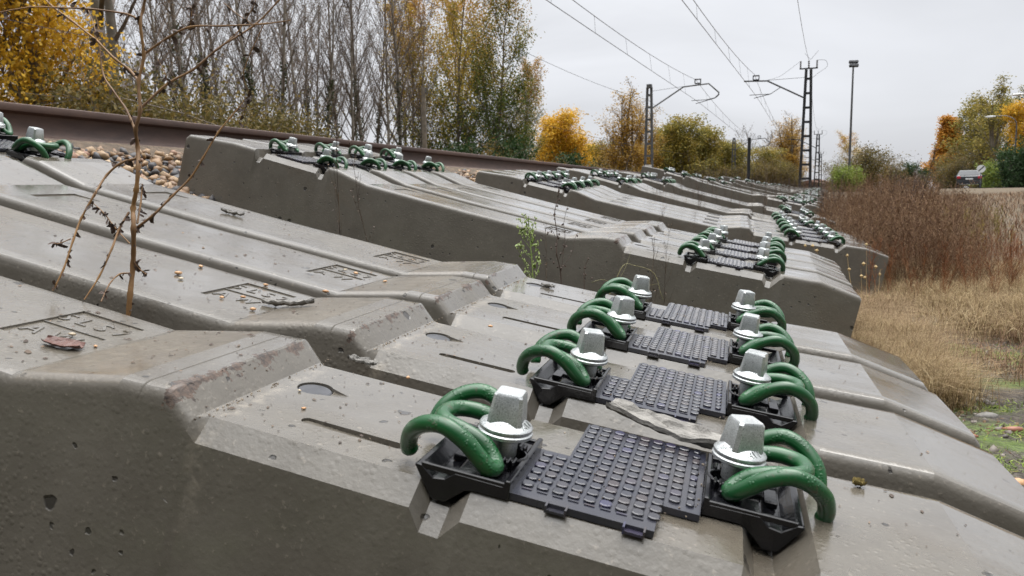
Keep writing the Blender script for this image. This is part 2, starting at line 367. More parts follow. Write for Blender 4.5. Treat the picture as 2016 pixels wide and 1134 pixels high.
rn.inputs['To Min'].default_value = 8.8; rn.inputs['To Max'].default_value = 12.6; nt.links.new(nz.outputs['Fac'], rn.inputs['Value'])
vm = nt.nodes.new('ShaderNodeVectorMath'); vm.operation = 'SCALE'; nt.links.new(gr.outputs[0], vm.inputs[0]); nt.links.new(rn.outputs[0], vm.inputs['Scale'])
# unseen low sky behind the viewer dimmed, added to keep sleeper sides dark
def wm(op, a, b=None, clamp=False):
    m = nt.nodes.new('ShaderNodeMath'); m.operation = op; m.use_clamp = clamp
    for v, i in ((a, 0), (b, 1)):
        if v is None: continue
        if isinstance(v, (int, float)): m.inputs[i].default_value = v
        else: nt.links.new(v, m.inputs[i])
    return m.outputs[0]
back = wm('MULTIPLY', wm('SUBTRACT', .5, sp.outputs['Y'], True), 1.0, True)
low = wm('SUBTRACT', 1.0, wm('MULTIPLY', wm('MAXIMUM', wm('SUBTRACT', sp.outputs['Z'], .2), 0.0), 1.1), True)
dk_ = wm('SUBTRACT', 1.0, wm('MULTIPLY', wm('MULTIPLY', back, low), .96))
vm2 = nt.nodes.new('ShaderNodeVectorMath'); vm2.operation = 'SCALE'; nt.links.new(vm.outputs[0], vm2.inputs[0]); nt.links.new(dk_, vm2.inputs['Scale']); vm = vm2
mxw = nt.nodes.new('ShaderNodeMix'); mxw.data_type = 'RGBA'; mxw.inputs[0].default_value = .93
nt.links.new(sky.outputs[0], mxw.inputs[6]); nt.links.new(vm.outputs[0], mxw.inputs[7]); nt.links.new(mxw.outputs[2], bg.inputs[0])
sun = bpy.data.lights.new('sun', 'SUN'); sun.energy = 1.4; sun.angle = R(40); sun.color = (1,.97,.92)
so = bpy.data.objects.new('sun', sun); COL.objects.link(so)
sd = Vector((math.sin(R(20))*math.cos(R(60)), math.cos(R(20))*math.cos(R(60)), math.sin(R(60))))
so.rotation_euler = sd.to_track_quat('Z', 'Y').to_euler()
S.view_settings.view_transform = 'Standard'; S.view_settings.look = 'None'; S.view_settings.exposure = 0; S.view_settings.gamma = 1
S.cycles.max_bounces = 5; S.cycles.diffuse_bounces = 3; S.cycles.glossy_bounces = 3; S.cycles.transparent_max_bounces = 4
S.cycles.caustics_reflective = False; S.cycles.caustics_refractive = False
# ------------------------------------------------------------------ concrete sleeper
# (distance along the sleeper, height of its top, 1 = chamfered arris / 0 = rounded arris)
PROF = [(0.0,.190,0),(.012,.2015,0),(.22,.2125,0),(.322,.2085,0),(.334,.178,1),(.350,.178,1),(.364,.1985,1),(.600,.190,1),(.613,.171,1),(.629,.171,1),(.641,.2035,1),(.655,.206,0),
 (.690,.2035,0),(.820,.1765,0),(1.2,.1675,0),(1.614,.1643,0),(1.737,.1955,0),(1.7600,.1974,0),(1.7612,.1962,0),(1.7624,.1975,0),(1.7870,.1998,0),(1.7895,.1985,0),(1.813,.1785,0),(1.822,.1787,1),(2.026,.186,1),
 (2.038,.168,1),(2.055,.168,1),(2.070,.188,1),(2.286,.199,1),(2.299,.180,1),(2.315,.180,1),(2.338,.2125,1),(2.350,.214,0),(2.463,.2225,0),(2.586,.2035,0),(2.594,.196,0)]
def top_h(u):
    for (a,ha,_),(b,hb,_) in zip(PROF, PROF[1:]):
        if a <= u <= b: return ha+(hb-ha)*(u-a)/(b-a)
    return PROF[-1][1]
HW = .3
def section(h, ch):
    if ch: half = [(.001,-.042),(.010,.03),(.0256,h-.0225),(.026,h-.0195),(.0305,h-.0146),(.0395,h-.0049),(.0440,h),(.0475,h)]
    else:  half = [(.001,-.042),(.009,.03),(.0233,h-.0180),(.0247,h-.0105),(.0268,h-.0055),(.0305,h-.0018),(.0365,h),(.0475,h)]
    return half + [(HW-.012-a, b) for a, b in reversed(half)]
def loft(prof, name):
    vs = []; fs = []; n = 16
    for (u,h,ch) in prof:
        for (v,z) in section(h, ch): vs.append((u, v, z))
    N = len(prof)
    for i in range(N-1):
        for k in range(n-1): fs.append((i*n+k, i*n+k+1, (i+1)*n+k+1, (i+1)*n+k))
        fs.append((i*n+n-1, i*n, (i+1)*n, (i+1)*n+n-1))
    fs.append(tuple(range(n-1,-1,-1))); fs.append(tuple((N-1)*n+k for k in range(n)))
    b = MB(); b.add(vs, fs); return b.mesh(name, M['conc'])
def boolean(me, cutters, name):
    o = link('tmp', me); tmp = [o]
    for c in cutters:
        q = link('tmpc', c); tmp.append(q); m = o.modifiers.new('b', 'BOOLEAN'); m.object = q; m.operation = 'DIFFERENCE'; m.solver = 'EXACT'
    bpy.context.view_layer.update(); dg = bpy.context.evaluated_depsgraph_get()
    r = bpy.data.meshes.new_from_object(o.evaluated_get(dg)); r.name = name
    for q in tmp: bpy.data.objects.remove(q)
    return r
def finish(me, ang=28):
    bm = bmesh.new(); bm.from_mesh(me); bmesh.ops.remove_doubles(bm, verts=bm.verts, dist=1e-5)
    for f in bm.faces: f.smooth = True
    for e in bm.edges:
        dv = e.verts[0].co-e.verts[1].co
        e.smooth = not (len(e.link_faces) == 2 and e.calc_face_angle(0) > (R(2.5) if abs(dv.x) < .25*dv.length else R(ang)))
    bm.to_mesh(me); bm.free(); me.update(); return me
def rbox(u0,u1,v0,v1,h0,h1):     # cutter with slightly sloping walls
    b = MB(); t = .0012
    b.add([(u0+t,v0+t,h0),(u1-t,v0+t,h0),(u1-t,v1-t,h0),(u0+t,v1-t,h0),(u0,v0,h1),(u1,v0,h1),(u1,v1,h1),(u0,v1,h1)],
          [(3,2,1,0),(4,5,6,7),(0,1,5,4),(1,2,6,5),(2,3,7,6),(3,0,4,7)]); return b.mesh('cut', M['conc'])
VC = .148
body_lo = finish(loft(PROF, 'sleeper_far'))
cut = []
# long slot and round plug recess of the second rail seat
b = MB(); hs = .174
sl = [(u, .093+.0065*math.sin(a)) for u, a in ()]
def capsule(u0,u1,v,r,h0,h1,n=8):
    pts = [(u1-r+r*math.cos(a), v+r*math.sin(a)) for a in [(-PI/2+PI*k/n) for k in range(n+1)]]+[(u0+r+r*math.cos(a), v+r*math.sin(a)) for a in [(PI/2+PI*k/n) for k in range(n+1)]]
    return MB().prism(pts, h0, h1).mesh('cut', M['conc'])
cut.append(capsule(1.886,1.990,.091,.0065,.1785,.21))
b = MB(); pts = [(.0185*math.cos(a)+(0.016 if -PI/2 < a < PI/2 else 0)*0, .0185*math.sin(a)) for a in [2*PI*k/28 for k in range(28)]]
b.prism([(1.853+x, .172+y) for x, y in pts], .1725, .21); cut.append(b.mesh('cut', M['conc']))
b = MB()  # drainage flare beside the plug
b.add([(1.853,.190,.174),(1.853,.154,.174),(1.898,.170,.1825),(1.853,.190,.20),(1.853,.154,.20),(1.898,.170,.20)],[(0,2,1),(3,4,5),(0,1,4,3),(1,2,5,4),(2,0,3,5)]); cut.append(b.mesh('cut', M['conc']))
# inscription panel
cut.append(rbox(1.505,1.596,.108,.226,.1628,.19))
cut.append(rbox(.90,.97,.09,.20,.1722,.19))
body_hi = boolean(loft(PROF, 'x'), cut, 'sleeper_body')
# shallow score line across the hump
finish(body_hi)
def text_mesh(s, size, ext):
    cu = bpy.data.curves.new('t', 'FONT'); cu.body = s; cu.size = size; cu.extrude = ext; cu.align_x = 'CENTER'; cu.align_y = 'CENTER'; cu.resolution_u = 2
    o = bpy.data.objects.new('t', cu); COL.objects.link(o); bpy.context.view_layer.update()
    me = bpy.data.meshes.new_from_object(o.evaluated_get(bpy.context.evaluated_depsgraph_get())); bpy.data.objects.remove(o); return me
def add_text(mb, s, size, ext, mat):
    me = text_mesh(s, size, ext); mb.add([mat @ v.co for v in me.vertices], [tuple(p.vertices) for p in me.polygons])
let = MB()
let.box((1.5505,.167,.1634),(.088,.0018,.0016))
for s_, vv in (('S L S 7', .196), ('T A W O', .138)):
    add_text(let, s_, .034, .0007, Matrix.Translation((1.550, vv, .1632)) @ Matrix.Rotation(0, 4, 'Z'))
letters = let.mesh('inscription', M['conc'])

# ------------------------------------------------------------------ fastening parts, frame: o = outward from the pad, w = along the track, z = up from the seat
def wire_half(s):
    return [(.074,.029*s,.004),(.075,.032*s,.012),(.070,.039*s,.026),(.056,.048*s,.038),(.038,.053*s,.042),(.020,.053*s,.034),(.006,.050*s,.021),(-.002,.0455*s,.0130),
            (-.0045,.037*s,.012),(.001,.031*s,.0175),(.012,.028*s,.026),(.030,.0265*s,.0315),(.044,.0225*s,.033),(.0535,.0135*s,.0335)]
def clip_mesh(n, k, name):
    P = wire_half(-1)+[(.0565,0,.0335)]+list(reversed(wire_half(1)))
    c = catmull(P, k); r = [.0075]*len(c)
    c = [c[0]+(c[0]-c[1]).normalized()*.0025]+c+[c[-1]+(c[-1]-c[-2]).normalized()*.0025]; r = [.0058]+r+[.0058]
    b = MB(); b.tube(c, r, n); return b.mesh(name, M['clip'], 55)
CLIP = [clip_mesh(14, 6, 'spring_clip'), clip_mesh(6, 2, 'spring_clip_far')]
def head(b, n, text=False, rz=.0):
    z0 = .0475
    b.lathe([(.0105,-.012),(.0105,.014),(.0125,.016),(.0125,.030),(.0215,.0335)], n)
    b.lathe([(.0215,.0338),(.0238,.0348),(.0240,.0375),(.0225,.0388)], n)
    b.lathe([(.0215,.0390),(.0232,.0396),(.0234,.0420),(.0222,.0436),(.0180,.0462),(.0145,.0490),(.010,.0505)], n)
    # tapered square head with broken corners
    def ring(a, c, z): return [(x, y, z) for x, y in ((a-c,-a),(a,-a+c),(a,a-c),(a-c,a),(-a+c,a),(-a,a-c),(-a,-a+c),(-a+c,-a))]
    rs = [ring(.0152,.0034,.0455), ring(.0148,.0032,.0500), ring(.0126,.0026,.0700), ring(.0112,.0024,.0722)]
    vs = []; fs = []
    for q in rs:
        vs += [(x*math.cos(rz)-y*math.sin(rz), x*math.sin(rz)+y*math.cos(rz), z) for x, y, z in q]
    for i in range(3): fs += [(i*8+k, i*8+(k+1)%8, (i+1)*8+(k+1)%8, (i+1)*8+k) for k in range(8)]
    fs += [tuple(range(7,-1,-1)), tuple(range(24,32))]; b.add(vs, fs)
    if text:
        for word, a0 in (('adif', text[0]), ('AV1', text[1])):
            me = text_mesh(word, .0085, .0009); vv = []
            for v in me.vertices:
                ang = a0 + v.co.x/.0195; rr = .0190 + v.co.y*.85; z = .0453 - (rr-.0195)*.58 + v.co.z
                vv.append((rr*math.sin(ang)*1, -rr*math.cos(ang), z)) if False else vv.append((math.cos(ang)*(.0190-v.co.y*.85), math.sin(ang)*(.0190-v.co.y*.85), .0458+v.co.y*.7+v.co.z))
            b.add(vv, [tuple(p.vertices) for p in me.polygons])
    return b
def screw_mesh(n, name, text, rz): return head(MB(), n, text, rz).mesh(name, M['zinc'], 32)
def plate_mesh(name, hi):
    b = MB()
    # side profile, o measured outward from the screw, pad side at o = -.017
    prof = [(-.017,.0005),(-.017,.0170),(-.0125,.0170),(-.0105,.0115),(.030,.0120),(.038,.0050),(.048,.0035),(.054,.0080),(.059,.0120),(.064,.0125),(.0655,.0105),(.048,-.0150),(.036,-.0158),(.020,-.0012),(.012,.0005)]
    b.prism([(x, z) for x, z in prof], -.055, .055, 'y')
    if hi:
        for sw in (-1, 1):
            b.box((.022,sw*.053,.0115),(.076,.0035,.006)); b.box((.005,sw*.030,.0140),(.020,.010,.007))
            for k in range(4): b.box((-.009+k*.0045,sw*(.018+.002*k),.0155),(.0022,.012,.010))
        b.lathe([(.0165,.009),(.0165,.018),(.0135,.0185),(.0135,.010)], 18)
        b.box((.040,0,.0075),(.012,.030,.006)); b.box((.024,0,.0130),(.018,.034,.004))
        return b.mesh(name, M['plate'], None, .0009, 1)
    return b.mesh(name, M['plate'])
PLATE = [plate_mesh('guide_plate', True), plate_mesh('guide_plate_far', False)]
OUT = [(-.0745,-.103),(.042,-.103),(.042,-.052),(.0745,-.052),(.0745,.103),(-.047,.103),(-.047,.004),(-.0745,.004)]
def pad_mesh(name, hi):
    b = MB(); b.prism(OUT, .0005, .0065)
    inside = lambda x, y: (-.070 < x < -.045 and -.085 < y < .002) or (-.045 < x < .040 and -.085 < y < .098) or (.040 <= x < .066 and -.046 < y < .098)
    if hi:
        for i in range(11):
            for j in range(13):
                x = -.0655+i*.0131; y = -.0795+j*.0145
                if not inside(x, y): continue
                rx, ry = .0051, .0056
                if x > .055: rx = .0036
                vs = []; n = 10
                for (q, z) in ((1, .0063), (1, .0082), (.82, .0088)):
                    for k in range(n):
                        a = 2*PI*k/n; e = (abs(math.cos(a))**3+abs(math.sin(a))**3)**(-1/3)
                        vs.append((x+rx*q*math.cos(a)*e, y+ry*q*math.sin(a)*e, z))
                fs = [(r*n+k, r*n+(k+1)%n, (r+1)*n+(k+1)%n, (r+1)*n+k) for r in range(2) for k in range(n)]+[tuple(range(2*n,3*n))]
                b.add(vs, fs)
        for k in range(8): b.box((-.064+k*.0131,-.0885,.0066),(.0085,.0022,.0014))
        for x in (-.035,.027):
            for dx in (-.008,.008): b.box((x+dx,-.105,.004),(.0016,.010,.006))
            b.box((x,-.1045,.0022),(.016,.009,.0022))
    else:
        for i in range(11): b.box((-.0655+i*.0131,.01,.0073),(.0075,.15,.0016))
    return b.mesh(name, M['pad'])
PAD = [pad_mesh('rail_pad', True), pad_mesh('rail_pad_far', False)]
VARS = [('first', (-.3, 1.4), .10), ('second', (-1.9, .3), .45)]
SCREW = [screw_mesh(28, 'sleeper_screw', ((-PI/2), (-.15)), .06), screw_mesh(28, 'sleeper_screw_b', ((-2.3), (-.9)), .50), screw_mesh(8, 'sleeper_screw_far', False, .2)]
# seats: centre u, slope of the seat, height at the centre, stagger of the two fastenings
SEATS = [dict(u=.482, h=.1945, s=-.036, inner=.581, outer=.382, vi=VC-.035, vo=VC+.035, rot=PI),
         dict(u=2.176, h=.1935, s=.051, inner=2.085, outer=2.268, vi=VC-.052, vo=VC+.018, rot=0)]
def place(o, u, v, h, slope, rz):
    o.matrix_local = Matrix.Translation((u, v, h)) @ Matrix.Rotation(-math.atan(slope), 4, 'Y') @ Matrix.Rotation(rz, 4, 'Z')
def seat_h(s, u): return s['h']+(u-s['u'])*s['s']
def make_sleeper(name, lod):
    root = empty(name)
    bo = link('concrete_body', body_hi, root)
    if lod == 0: link('raised_inscription', letters, root)
    pl = MB().lathe([(.0178,.1720),(.0178,.1765),(.0165,.1775),(.013,.1768),(.004,.1778)], 24, (1.853,.172,0)).obj('hole_plug', M['plug'], root, 30) if lod == 0 else None
    for si, s in enumerate(SEATS):
        p = link('rail_pad', PAD[lod], root); place(p, s['u'], VC, s['h']+.0005, s['s'], s['rot'])
        for (u, v, rz) in ((s['inner'], s['vi'], PI), (s['outer'], s['vo'], 0)) if si else ((s['inner'], s['vi'], 0), (s['outer'], s['vo'], PI)):
            h = seat_h(s, u)+.0008
            g = link('guide_plate', PLATE[lod], root); place(g, u, v, h, s['s'], rz)
            du_ = (.008 if rz == 0 else -.007)*(1 if si else .3); v2_ = v+(.008 if (si and rz == 0) else 0)
            c = link('spring_clip', CLIP[lod], root); place(c, u+du_, v2_, h+.006, s['s'], rz)
            sm = SCREW[2] if lod else SCREW[1 if rz == 0 else 0]
            q = link('sleeper_screw', sm, root); place(q, u+du_, v2_, h, s['s'], 0)
    return root
proto_hi = make_sleeper('concrete_sleeper', 0)
proto_lo = make_sleeper('concrete_sleeper', 1)
def join_far():
    b = MB(); mats = [M['conc'], M['pad'], M['plate'], M['clip'], M['zinc']]
    bpy.context.view_layer.update()
    for c in [x for x in bpy.data.objects if x.parent == proto_lo]:
        me = c.data; b.cur = [m.name for m in mats].index(me.materials[0].name)
        b.add([c.matrix_local @ v.co for v in me.vertices], [tuple(p.vertices) for p in me.polygons])
    return b.mesh('distant_sleeper', mats, 35)
FAR = join_far()

ORD = ['first','second','third','fourth','fifth','sixth','seventh','eighth','ninth','tenth','eleventh','twelfth','thirteenth','fourteenth','fifteenth','sixteenth','seventeenth','eighteenth','nineteenth','twentieth','twenty-first','twenty-second','twenty-third','twenty-fourth']
def gz(x, y):     # terrain height
    zr = -.610 + min(.013*max(0, y-5), .62)
    if x < -2.95: z = .215
    elif x < -2.55: z = .215+(x+2.95)/.4*(-.155)
    elif x < .15: z = .06+(x+2.55)/2.7*(zr-.06)
    else: z = zr + min(.03*max(0, x-2.5), .15)*min(1,max(0,(y-8)/20))
    if x < -11: z = .215-min((-x-11)*.2, .9)
    return z
GROUPS = []
fit = [(-2.291,.299,.033,5.93,12.77,.85),(-2.416,2.45,.062,4.85,13.3,1.23),(-2.209,4.767,-.022,5.19,12.2,1.93),(-2.353,6.981,.067,4.2,14.2,.6),(-2.409,9.301,.097,4.1,14.1,.6),(-2.519,11.369,.227,5.6,14.6,.6)]
sp1 = [0,.308,.596,.875]; uo1 = [-.012,.005,.005,.001]; sp2 = [0,.327,.625,.930]; uo2 = [-.016,-.005,.003,.018]
for k in range(23):
    rr = random.Random(50+k)
    if k < 6: x,y,z,ps,th,ch = fit[k]
    else:
        y = 11.37+(k-5)*2.14+rr.uniform(-.12,.12); x = -2.45+rr.uniform(-.1,.1); z = .17+rr.uniform(-.05,.07)
        zr = gz(.3, y)+.05; th = math.degrees(math.asin((z-zr)/2.6)); ps = 4.8+rr.uniform(-1.6,1.6); ch = .4
    GROUPS.append((x,y,z,ps,th,ch))
TREE = {}
for x_ in bpy.data.objects:
    if x_.parent: TREE.setdefault(x_.parent.name, []).append(x_)
G1L = ['nearest wet concrete sleeper of the front stack, with the lettered panel in the foreground',
       'second sleeper of the front stack, its hump edge badly chipped, behind the nearest one',
       'third sleeper of the front stack, between the badly chipped one and the rearmost',
       'rearmost sleeper of the front stack, beside the green weed and the gravel gap']
def frame(k):
    x,y,z,ps,th,ch = GROUPS[k]
    return Matrix.Translation((x,y,z)) @ Matrix.Rotation(R(ps),4,'Z') @ Matrix.Rotation(R(th),4,'Y') @ Matrix.Rotation(R(ch),4,'X')
SLEEPERS = {}
for k in range(23):
    rr = random.Random(900+k)
    for i in range(4):
        if k == 0: du, dv = uo1[i], sp1[i]
        elif k == 1: du, dv = uo2[i], sp2[i]
        else: du, dv = rr.uniform(-.02,.02), .303*i
        if k < 3: o = copy_tree(proto_hi, None, TREE)
        elif k < 11: o = copy_tree(proto_lo, None, TREE)
        else: o = link('concrete_sleeper', FAR)
        o.matrix_world = frame(k) @ Matrix.Translation((du, dv, 0)) @ Matrix.Rotation(R(rr.uniform(-.25,.25)) if k > 1 else 0, 4, 'Z')
        if k < 11 and not (k == 0 and i == 0):
            for ch_ in kids(o):
                if ch_.name.startswith('sleeper_screw'): ch_.matrix_basis = ch_.matrix_basis @ Matrix.Rotation(rr.uniform(-.8,.8), 4, 'Z') @ Matrix.Rotation(rr.uniform(-.03,.03), 4, 'X')
                elif ch_.name.startswith('spring_clip'): ch_.matrix_basis = ch_.matrix_basis @ Matrix.Rotation(rr.uniform(-.06,.06), 4, 'Z') @ Matrix.Translation((rr.uniform(-.003,.003), rr.uniform(-.002,.002), 0))
        if k == 0: lab = G1L[i]
        elif i == 0: lab = f'front sleeper of the {ORD[k]} stack from the camera, its dark side face exposed'
        elif i == 3: lab = f'rearmost concrete sleeper of the {ORD[k]} stack from the camera'
        else: lab = f'{ORD[i]} concrete sleeper in the {ORD[k]} stack from the camera'
        tag(o, lab, 'railway sleeper', f'concrete sleepers laid side by side in the {ORD[k]} stack')
        SLEEPERS[k, i] = o
for o in (proto_hi, proto_lo):
    for c in kids(o): bpy.data.objects.remove(c)
    bpy.data.objects.remove(o)
def onslp(k, i, u, v, dz=0.0):      # point on the top of sleeper i in stack k
    du, dv = (uo1[i], sp1[i]) if k == 0 else (uo2[i], sp2[i])
    return frame(k) @ Vector((u+du, v+dv, top_h(u)+dz))
# ------------------------------------------------------------------ ground
def grid(xs, ys, fn, name, mat, kind='structure'):
    V = [(x, y, fn(x, y)) for y in ys for x in xs]; n = len(xs)
    F = np.array([(j*n+i, j*n+i+1, (j+1)*n+i+1, (j+1)*n+i) for j in range(len(ys)-1) for i in range(n-1)])
    o = link(name, mesh_np(name, V, F, mat, True)); return tag(o, kind=kind)
from mathutils import noise as mnoise
def gfn(x, y):
    z = gz(x, y)
    if abs(x) < 25 and y < 60: z += (mnoise.noise(Vector((x*1.3, y*1.3, 0)))*.02 + mnoise.noise(Vector((x*5, y*5, 3)))*.012) * (1 if x > -2.9 else .3)
    return z - (.02 if x < .1 else 0)
xs = list(np.concatenate([[-1500,-600,-250,-120,-60,-30,-18,-13,-11,-6,-4], np.arange(-3,6,.09), np.arange(6,16,.6), [18,22,30,45,80,160,400,900,1500]]))
ys = list(np.concatenate([[-300,-60,-15,-6,-3], np.arange(-2,12,.1), np.arange(12,40,.5), np.arange(40,90,3), [100,130,180,260,400,700,1200,2000]]))
grid(xs, ys, gfn, 'ground', M['ground'])

def ico():
    bm = bmesh.new(); bmesh.ops.create_icosphere(bm, subdivisions=1, radius=1); 
    V = np.array([v.co[:] for v in bm.verts]); F = np.array([[v.index for v in f.verts] for f in bm.faces]); bm.free(); return V, F
IV, IF = ico()
def rot_np(n):
    q = rng.normal(size=(n,4)); q /= np.linalg.norm(q, axis=1)[:,None]; w_,x,y,z = q.T
    return np.stack([np.stack([1-2*(y*y+z*z),2*(x*y-z*w_),2*(x*z+y*w_)],-1),np.stack([2*(x*y+z*w_),1-2*(x*x+z*z),2*(y*z-x*w_)],-1),np.stack([2*(x*z-y*w_),2*(y*z+x*w_),1-2*(x*x+y*y)],-1)],1)
def stones(name, pos, size, mat, flat=(.5,1), label=None, cat=None):
    n = len(pos); nv = len(IV)
    rad = rng.uniform(.58,1.15,(n,nv,1)); sc = np.stack([rng.uniform(.8,1.3,n), rng.uniform(.7,1.1,n), rng.uniform(*flat,n)],-1)
    V = IV[None]*rad*sc[:,None,:]
    Rm = rot_np(n); V = np.einsum('nij,nvj->nvi', Rm, V)*np.asarray(size)[:,None,None]+np.asarray(pos)[:,None,:]
    F = (IF[None]+np.arange(n)[:,None,None]*nv).reshape(-1,3)
    o = link(name, mesh_np(name, V.reshape(-1,3), F, mat)); return tag(o, label, cat, kind='stuff')
# ballast on the shoulder by the rail and in the gaps between the stacks
P = []; Z = []
def bal(n, x0, x1, y0, y1, s0=.017, s1=.032, lift=.0):
    for _ in range(n):
        x = rng.uniform(x0,x1); y = rng.uniform(y0,y1); P.append((x, y, gz(x,y)-.012+rng.uniform(-.01,.02)+lift)); Z.append(rng.uniform(s0,s1))
bal(3000, -3.35, -2.25, .6, 3.1); bal(1500, -3.35, -2.1, 3.1, 5.2); bal(1500, -3.35, -2.2, 5.2, 9.5); bal(1300, -3.35, -2.3, 9.5, 20)
bal(300, -2.7,-2.3, 1.5, 2.5, .018, .03, .01)
bal(700, -2.4,-.4, 3.7, 4.9, .014,.026)
stones('ballast', P, Z, M['ballast'], (.6,1), 'tan and dark crushed stone ballast heaped beside the rail', 'ballast')
# the bed under the track
b = MB(); prof = [(-10.8,.2),(-10.6,.262),(-3.05,.262),(-2.9,.2)]
b.prism([(x, z) for x, z in prof]+[(-2.9,-.2),(-10.8,-.2)], -6, 400, 'y'); tag(b.obj('track_bed', simple('ballast_bed',(.09,.07,.05),(.24,.17,.11),26,.85,0,1,.03)), kind='structure')

# ------------------------------------------------------------------ rail
zt = .41829; xr = -3.245
hp = [(.036,-.006),(.034,-.001),(.028,0),(0,.001)]
half = [(0,0),(.026,-.001),(.0335,-.004),(.0358,-.012),(.0358,-.030),(.0345,-.0345),(.0125,-.045),(.0095,-.058),(.0085,-.085),(.0105,-.118),(.020,-.134),(.066,-.1455),(.070,-.149),(.070,-.159),(0,-.159)]
poly = half + [(-x, z) for x, z in reversed(half[1:-1])]
rail = empty('running_rail', (xr, 0, zt-.159), 0, 'long rusty brown running rail beyond the sleeper stacks', 'rail')
b = MB(); pr = [(x, z+.159) for x, z in poly]; n = len(pr); ysr = [-4+i*.5 for i in range(60)]+[30+i*10 for i in range(22)]
vs = [(x, y, z) for y in ysr for x, z in pr]; fs = [(i*n+k, i*n+(k+1)%n, (i+1)*n+(k+1)%n, (i+1)*n+k) for i in range(len(ysr)-1) for k in range(n)]
b.add(vs, fs+[tuple(range(n)), tuple((len(ysr)-1)*n+k for k in range(n-1,-1,-1))]); b.obj('rail_profile', M['rust'], rail, 40)
b = MB(); me = text_mesh('54 E1 IX 06 ||', .034, .001)
mt = Matrix.Translation((.0100,1.55,.066)) @ Matrix.Rotation(PI/2,4,'Z') @ Matrix.Rotation(PI/2,4,'X')
b.add([mt @ v.co for v in me.vertices], [tuple(p.vertices) for p in me.polygons]); b.obj('rolled_marking', M['rust'], rail)

# ------------------------------------------------------------------ trees
def seg_dir(az, el): return Vector((math.cos(az)*math.cos(el), math.sin(az)*math.cos(el), math.sin(el)))
def skeleton(rr, H, r0, nl=26, first=.22, spread=(18,34), lfrac=.30, sub=6, tw=3, lean=.02, crooked=.012, forks=1, ltop=.35):
    tr = []; br = []; tips = []
    for fk in range(forks):
        az0 = rr.uniform(0, 2*PI); tilt = (R(rr.uniform(3,11)) if forks > 1 else rr.uniform(0, lean)); p = Vector((0,0,-.3)); d = Vector((math.sin(tilt)*math.cos(az0), math.sin(tilt)*math.sin(az0), math.cos(tilt)))
        pts = [p.copy()]; n = 14; Hf = H*rr.uniform(.85,1)
        for i in range(n):
            d = (d + Vector((rr.gauss(0,crooked*3), rr.gauss(0,crooked*3), .03))).normalized(); p = p + d*Hf/n; pts.append(p.copy())
        rad = [r0*(1-.93*(i/n)**.85)/(1 if fk == 0 else 1.25) for i in range(n+1)]
        tr.append((pts, rad))
        for j in range(nl//forks):
            t = first+(1-first)*((j+rr.random())/(nl//forks))*.97; i = min(int(t*n), n-1); f = t*n-i
            q = pts[i].lerp(pts[i+1], f); rb = rad[i]*.5
            L = H*lfrac*(1-t*(1-ltop))*rr.uniform(.7,1.15); az = j*2.4+rr.uniform(-.5,.5); el = R(90-rr.uniform(*spread))
            dd = seg_dir(az, el*.82); bp = [q]; m = 5
            for s in range(m):
                dd = (dd+Vector((rr.gauss(0,.07), rr.gauss(0,.07), .13))).normalized(); bp.append(bp[-1]+dd*L/m)
            br.append((bp, [max(rb*(1-.85*s/m), .008) for s in range(m+1)]))
            for k in range(sub):
                u = .2+.8*(k+rr.random())/sub; a = min(int(u*m), m-1); sq = bp[a].lerp(bp[a+1], u*m-a)
                sd_ = (dd+Vector((rr.gauss(0,.45), rr.gauss(0,.45), rr.uniform(.0,.5)))).normalized(); SL = L*.38*(1.1-u*.5)*rr.uniform(.6,1.2)
                e = sq+sd_*SL*.55; e2 = e+(sd_+Vector((rr.gauss(0,.2), rr.gauss(0,.2), .25))).normalized()*SL*.45
                br.append(([sq, e, e2], [.010, .007, .004])); tips.append((sq, e)); tips.append((e, e2))
                for _ in range(tw):
                    td = (sd_+Vector((rr.gauss(0,.5), rr.gauss(0,.5), rr.uniform(-.1,.5)))).normalized(); te = e+td*SL*rr.uniform(.3,.6)
                    br.append(([e.lerp(sq, rr.random()), te], [.006, .0035])); tips.append((e, te))
    return tr, br, tips
def leaves_np(tips, n, size, spreadd, rs, bias=0):
    T = np.array([(a[:], b_[:]) for a, b_ in tips]); zz = T[:,0,2]/T[:,0,2].max(); pr = np.clip(1.02-zz, .02, 1)**bias; idx = rs.choice(len(T), n, p=pr/pr.sum()); t = rs.uniform(0,1.1,(n,1))
    # clustered: leaves gather on some twigs more than others
    c = T[idx,0]*(1-t)+T[idx,1]*t + rs.normal(0, spreadd, (n,3))
    return quads(c, rs.uniform(.6,1.25,n)*size, rs)
def quads(c, s, rs, up=0):
    n = len(c); a = rs.normal(size=(n,3)); a /= np.linalg.norm(a,axis=1)[:,None]; b_ = np.cross(a, rs.normal(size=(n,3))); b_ /= np.linalg.norm(b_,axis=1)[:,None]
    s = s[:,None]; V = np.stack([c-a*s*.55, c+b_*s*.38, c+a*s*.55, c-b_*s*.38],1).reshape(-1,3)
    return V, np.arange(n*4).reshape(n,4)
def skel_mesh(name, parts, mat, n0):
    b = MB()
    for pts, rad in parts: b.tube(pts, rad, n0, False)
    return b.mesh(name, mat, 60 if n0 > 4 else None)
TREES = {}
